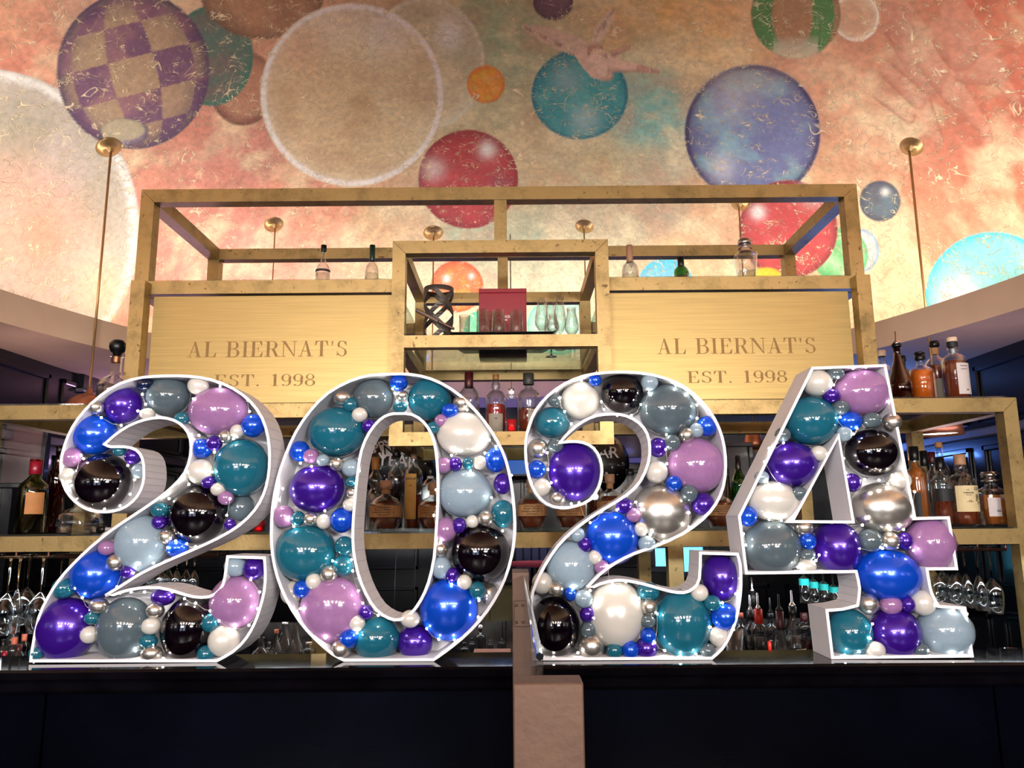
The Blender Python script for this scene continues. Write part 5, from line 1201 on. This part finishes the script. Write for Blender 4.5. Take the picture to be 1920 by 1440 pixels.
b = bmesh.new(); z0 = at(1445, 1225, 2.3).z - CZ + .12; tube(b, [(0, 0, z0), (0, 0, z0 + .003), (0, 0, z0 + .03), (0, 0, z0 + .034)], [.003, .0055, .006, .003], 10); obj('handle', b, CAPM['brightred'], t, True)
for i, (px, r) in enumerate(((1835, .035), (1872, .04), (1900, .035))):
    tumbler(('left', 'middle', 'right')[i] + ' low cocktail glass right of the foot of the four', at(px, 1232, 2.78 + .05 * i).x, 2.78 + .05 * i, K, at(px, 1222 + i * 2, 2.78).z - K, r, 'low glasses right of the four', taper=.5)

# ---------------------------------------------------------------- the room beyond
WB = WY1 - .0
GLOW = mat('daylight_through_window', '#58b8e0', emis=2.2)
WFR = mat('window_frame_paint', '#1a2c44', .4)
def window(n, px0, px1, py0, py1, d):
    x0, x1, z1, z0 = at(px0, py0, d).x, at(px1, py0, d).x, at(px0, py0, d).z, at(px0, py1, d).z
    p = struct('window_%d' % n, bx(x0, x1, d + .02, d + .03, z0, z1), GLOW, None, 'small window with pale blue daylight in the back wall'); 
    for (a, b, c_, e) in ((x0 - .05, x1 + .05, z1, z1 + .05), (x0 - .05, x1 + .05, z0 - .05, z0), (x0 - .05, x0, z0, z1), (x1, x1 + .05, z0, z1)):
        obj('window_frame', bx(a, b, d - .01, d + .03, c_, e, .004), WFR, p)
window(1, 1228, 1250, 1028, 1062, WB - .06)
window(2, 1281, 1318, 1026, 1072, WB - .06)
BLW = mat('blue_painted_boards', '#3c4c80', .5, var=.15, vscale=4)
wb = [o for o in C.objects if o.name == 'wall_back'][0]
x0, x1 = at(966, 1050, 6.9).x, at(1075, 1050, 6.9).x; z1, z0 = at(1000, 1028, 6.9).z, at(1000, 1092, 6.9).z
nb = 7; ww = (x1 - x0) / nb
for i in range(nb): obj('board', bx(x0 + i * ww + .004, x0 + (i + 1) * ww - .004, WB - .045, WB - .022, z0, z1, .006), BLW, wb)
# blue wall screen seen between the zero and the right-hand two
d = 6.6; x0, x1, z1, z0 = at(945, 852, d).x, at(984, 852, d).x, at(960, 850, d).z, at(960, 889, d).z
t = thing('wall_screen', 'blue-lit television screen between the zero and right-hand two', 'television', ((x0 + x1) / 2, d, z0))
hw_ = (x1 - x0) / 2 + .12
obj('casing', bx(-hw_ - .02, hw_ + .02, 0, .05, -.02, z1 - z0 + .02, .005), CAPM['black'], t)
obj('screen', bx(-hw_, hw_, -.006, -.001, 0, z1 - z0), mat('blue_screen', '#0c4c90', emis=.6), t)
obj('wall_bracket', bx(-.05, .05, .05, WB - d - .021, .05, .15), CAPM['black'], t)
# khaki cupboard front low behind the post
d = 6.5; x0, x1, z1 = at(868, 1100, d).x, at(968, 1100, d).x, at(920, 1090, d).z
t = thing('khaki_sideboard', 'khaki panelled sideboard seen between the zero and the brass post', 'sideboard', ((x0 + x1) / 2, d, 0))
KH = mat('khaki_paint', '#7c7c5c', .6, var=.05); hw_ = (x1 - x0) / 2
obj('cabinet', bx(-hw_, hw_, .02, .5, .06, z1 - .03, .004), KH, t); obj('door', bx(-hw_ + .02, -.004, 0, .019, .1, z1 - .06, .004), KH, t); obj('door', bx(.004, hw_ - .02, 0, .019, .1, z1 - .06, .004), KH, t)
obj('top', bx(-hw_ - .02, hw_ + .02, -.01, .52, z1 - .029, z1, .004), BLACK_PAINT, t); obj('plinth', bx(-hw_ + .02, hw_ - .02, .04, .48, 0, .06), BLACK_PAINT, t)
# round table with pink cloth edge
d = 5.6; p = at(1003, 1053, d)
t = thing('pedestal_table', 'small round pink-topped table seen right of the zero', 'table', (p.x, d, 0))
obj('table_top', lathe([(0, p.z - .03), (.17, p.z - .03), (.175, p.z - .015), (.17, p.z), (0, p.z)], 28), mat('pink_table_top', '#d86c94', .4), t)
obj('pedestal', lathe([(.16, .0), (.16, .02), (.03, .05), (.03, p.z - .031), (0, p.z - .031)], 20), CAPM['black'], t)
# foil balloons with NEW YEAR lettering
FOIL = mat('black_foil', '#030305', .28, coat=.3, bump=.35, bscale=14); BFOIL = mat('blue_foil', '#1c5ca8', .14, metal=.8, bump=.3, bscale=18)
def foil(label, px, py, rpx, d, words, dots):
    c0 = at(px, py, d); R = rpx / F_PX * d
    t = thing('foil_balloon', label, 'balloon', c0, 'black new year foil balloons')
    obj('foil_body', lathe([(0, -.3 * R), (.5 * R, -.26 * R), (.85 * R, -.13 * R), (R, 0), (.85 * R, .13 * R), (.5 * R, .26 * R), (0, .3 * R)], 36, bmesh.new()), FOIL, t, True).rotation_euler = (PI / 2, 0, 0)
    for s, size, wx, wy, rl, banner in words:
        yy = -.31 * R
        if banner:
            wd = len(s) * size * .36 * R + .08 * R; b = bx(-wd, wd, -.002, .002, -size * R * .46, size * R * .46); b.transform(Matrix.Rotation(-rl, 4, 'Y')); b.transform(Matrix.Translation((wx * R, yy, wy * R))); obj('banner', b, WINK, t)
            yy -= .006
        text(s, size * R, INK if banner else WINK, t, 'printed_text', (wx * R, yy - .002, wy * R), depth=.001, roll=rl, bold=.004 * R)
    for i in range(dots):
        a = random.uniform(0, 2 * PI); rr_ = random.uniform(.35, .9) * R; q = (rr_ * math.cos(a), rr_ * math.sin(a))
        s = random.choice((.018, .03, .045)) * R; b = lathe([(0, 0), (s, 0), (s, .002), (0, .002)], 10); b.transform(Matrix.Rotation(PI / 2, 4, 'X')); b.transform(Matrix.Translation((q[0], -.26 * R * (1 - (rr_ / R) ** 2) ** .5 - .012 * R - .02 * R, q[1]))); obj('printed_dot', b, WINK, t)
    b = bmesh.new(); tube(b, [(0, 0, -R * .98), (.01, .01, -R - .3), (-.01, 0, .05 - c0.z)], .003, 6); obj('ribbon', b, CAPM['silver'], t)
    obj('ribbon_weight', lathe([(0, -c0.z + .001), (.05, -c0.z + .001), (.04, .05 - c0.z), (0, .06 - c0.z)], 12), CAPM['silver'], t)
    b = lathe([(0, -R * 1.06), (.03 * R, -R * 1.06), (.05 * R, -R * .97), (0, -R * .95)], 8); obj('filling_neck', b, FOIL, t)
foil('black foil balloon with Happy New Year lettering, seen through the zero', 742, 872, 68, 4.9, (('HAPPY', .34, -.55, .42, .35, False), ('NEW', .36, .12, .42, .12, True), ('YEAR', .46, .1, .08, -.08, False)), 34)
foil('black foil balloon with Year lettering, seen through the right-hand two', 1122, 868, 58, 4.9, (('NEW', .40, -.3, .62, .1, True), ('YEAR', .52, .0, .28, .03, False)), 30)
d = 5.15; c0 = at(778, 862, d); R = 50 / F_PX * d
t = thing('foil_balloon', 'plain shiny blue round foil balloon behind the black one, through the zero', 'balloon', c0)
obj('foil_body', lathe([(0, -.3 * R), (.5 * R, -.26 * R), (.85 * R, -.13 * R), (R, 0), (.85 * R, .13 * R), (.5 * R, .26 * R), (0, .3 * R)], 36), BFOIL, t, True).rotation_euler = (PI / 2, 0, 0)
b = bmesh.new(); tube(b, [(0, 0, -R * .98), (.01, .01, -R - .35), (0, 0, .05 - c0.z)], .003, 6); obj('ribbon', b, CAPM['silver'], t)
obj('ribbon_weight', lathe([(0, -c0.z + .001), (.05, -c0.z + .001), (.04, .05 - c0.z), (0, .06 - c0.z)], 12), CAPM['silver'], t)
# small glass globe lamp between the central bottles
d = 5.2; p = at(959, 740, d); r = 10 / F_PX * d
t = thing('globe_lamp', 'small glass globe lamp hanging beyond the central bottom shelf', 'lamp', (p.x, d, p.z))
obj('globe', lathe([(0, -r * 1.1), (r * .7, -r * .85), (r, -r * .1), (r * .95, r * .4), (r * .5, r), (0, r)], 20), GLASS, t, True)
obj('lamp_bulb', lathe([(0, .1 * r), (r * .45, .3 * r), (r * .45, .6 * r), (0, .8 * r)], 14), mat('lit_bulb', (1, .92, .85), emis=5), t, True)
b = lathe([(r * .3, r * .8), (r * .5, r), (r * .35, r * 1.4), (.006, r * 1.5), (.006, ZC - p.z - .002 if abs(1) else 0), (0, ZC - p.z - .002)], 14)
b.free(); b = lathe([(0, r * .9), (r * .6, r), (r * .35, r * 1.4), (.006, r * 1.5), (.004, on_dome(959, 560).z - p.z), (0, on_dome(959, 560).z - p.z)], 12); obj('lamp_holder', b, CAPM['silver'], t, True)
# ceiling air grille boxes
for px0, px1, py0, d, lab in ((108, 204, 668, 5.6, 'dark air grille box hanging under the ceiling at the left'), (1700, 1832, 655, 5.6, 'dark air grille box hanging under the ceiling at the right')):
    x0, x1 = at(px0, py0, d).x, at(px1, py0, d).x
    t = thing('air_grille', lab, 'grille', ((x0 + x1) / 2, d, ZC - .12)); hw_ = (x1 - x0) / 2
    obj('housing', bx(-hw_, hw_, -.3, .3, .02, .12, .004), BLACK_PAINT, t)
    obj('frame', bx(-hw_ - .01, hw_ + .01, -.31, .31, 0, .019, .003), mat('grey_rail_paint', '#55525a', .4), t)
    for i in range(6): obj('slat', bx(-hw_ + .01, hw_ - .01, -.27 + i * .1, -.20 + i * .1, -.006, -.0005), BLACK_PAINT, t)
# framed dark glass picture on the left and upholstered seats
def framed(label, px0, px1, py0, py1, d, col):
    x0, x1, z1, z0 = at(px0, py0, d).x, at(px1, py0, d).x, at(px0, py0, d).z, at(px0, py1, d).z
    t = thing('framed_panel', label, 'panel', ((x0 + x1) / 2, d, z0)); hw_ = (x1 - x0) / 2; h_ = z1 - z0
    obj('glazed_panel', bx(-hw_, hw_, 0, .02, 0, h_), mat('brown_glazed_panel_' + str(int(px0)), col, .22, coat=.5, var=.3, vscale=2), t)
    for a, b_, c_, e in ((-hw_ - .03, hw_ + .03, h_, h_ + .03), (-hw_ - .03, hw_ + .03, -.03, 0), (-hw_ - .03, -hw_, 0, h_), (hw_, hw_ + .03, 0, h_)):
        obj('frame', bx(a, b_, -.015, .03, c_, e, .004), BLACK_PAINT, t)
    obj('support_post', bx(-.03, .03, .021, .06, -z0, h_ * .5), BLACK_PAINT, t)
framed('brown glazed panel under the left shelf, behind the wine bottle', -40, 84, 798, 906, 4.6, '#4a3638')
framed('pale grey upright panel behind the upper right bottle shelf gap', 1362, 1402, 838, 960, 5.2, '#54585e')
LEA = mat('dark_leather', '#151018', .35, bump=.15, bscale=80); NAIL = mat('nail_head', '#c8b8a0', .25, 1.0)
def booth(label, px0, px1, py0, d, leather=LEA, nails=True, h_=.75):
    x0, x1 = at(px0, py0, d).x, at(px1, py0, d).x; z1 = at(px0, py0, d).z; hw_ = (x1 - x0) / 2
    t = thing('bar_chair', label, 'chair', ((x0 + x1) / 2, d, 0), 'leather chairs beyond the bar')
    obj('backrest', bx(-hw_, hw_, 0, .07, z1 - .5, z1, .02), leather, t); obj('seat', bx(-hw_, hw_, .071, .5, z1 - .58, z1 - .5, .02), leather, t)
    for sx in (-1, 1):
        for yy in (.03, .45): obj('leg', bx(sx * (hw_ - .03) - .018, sx * (hw_ - .03) + .018, yy, yy + .036, 0, z1 - .581), BLACK_PAINT, t)
    if nails:
        b = bmesh.new()
        for i in range(16):
            zz = z1 - .02 - i * .03
            for sx in (-1, 1): box(b, sx * (hw_ - .02) - .004, sx * (hw_ - .02) + .004, -.005, .0, zz, zz + .008)
        for i in range(int(hw_ * 2 / .03) - 1): box(b, -hw_ + .03 + i * .03, -hw_ + .038 + i * .03, -.005, 0, z1 - .028, z1 - .02)
        obj('nail_heads', b, NAIL, t)['kind'] = 'stuff'
booth('dark leather chair with nail heads just right of the foot of the four', 1815, 1857, 1165, 4.98)
booth('dark leather chair with nail heads behind the right end post', 1893, 1960, 1172, 4.34)
booth('pale grey upholstered chair back at the left edge', -60, 28, 935, 5.0, mat('grey_upholstery', '#8c8690', .8, bump=.2), False)
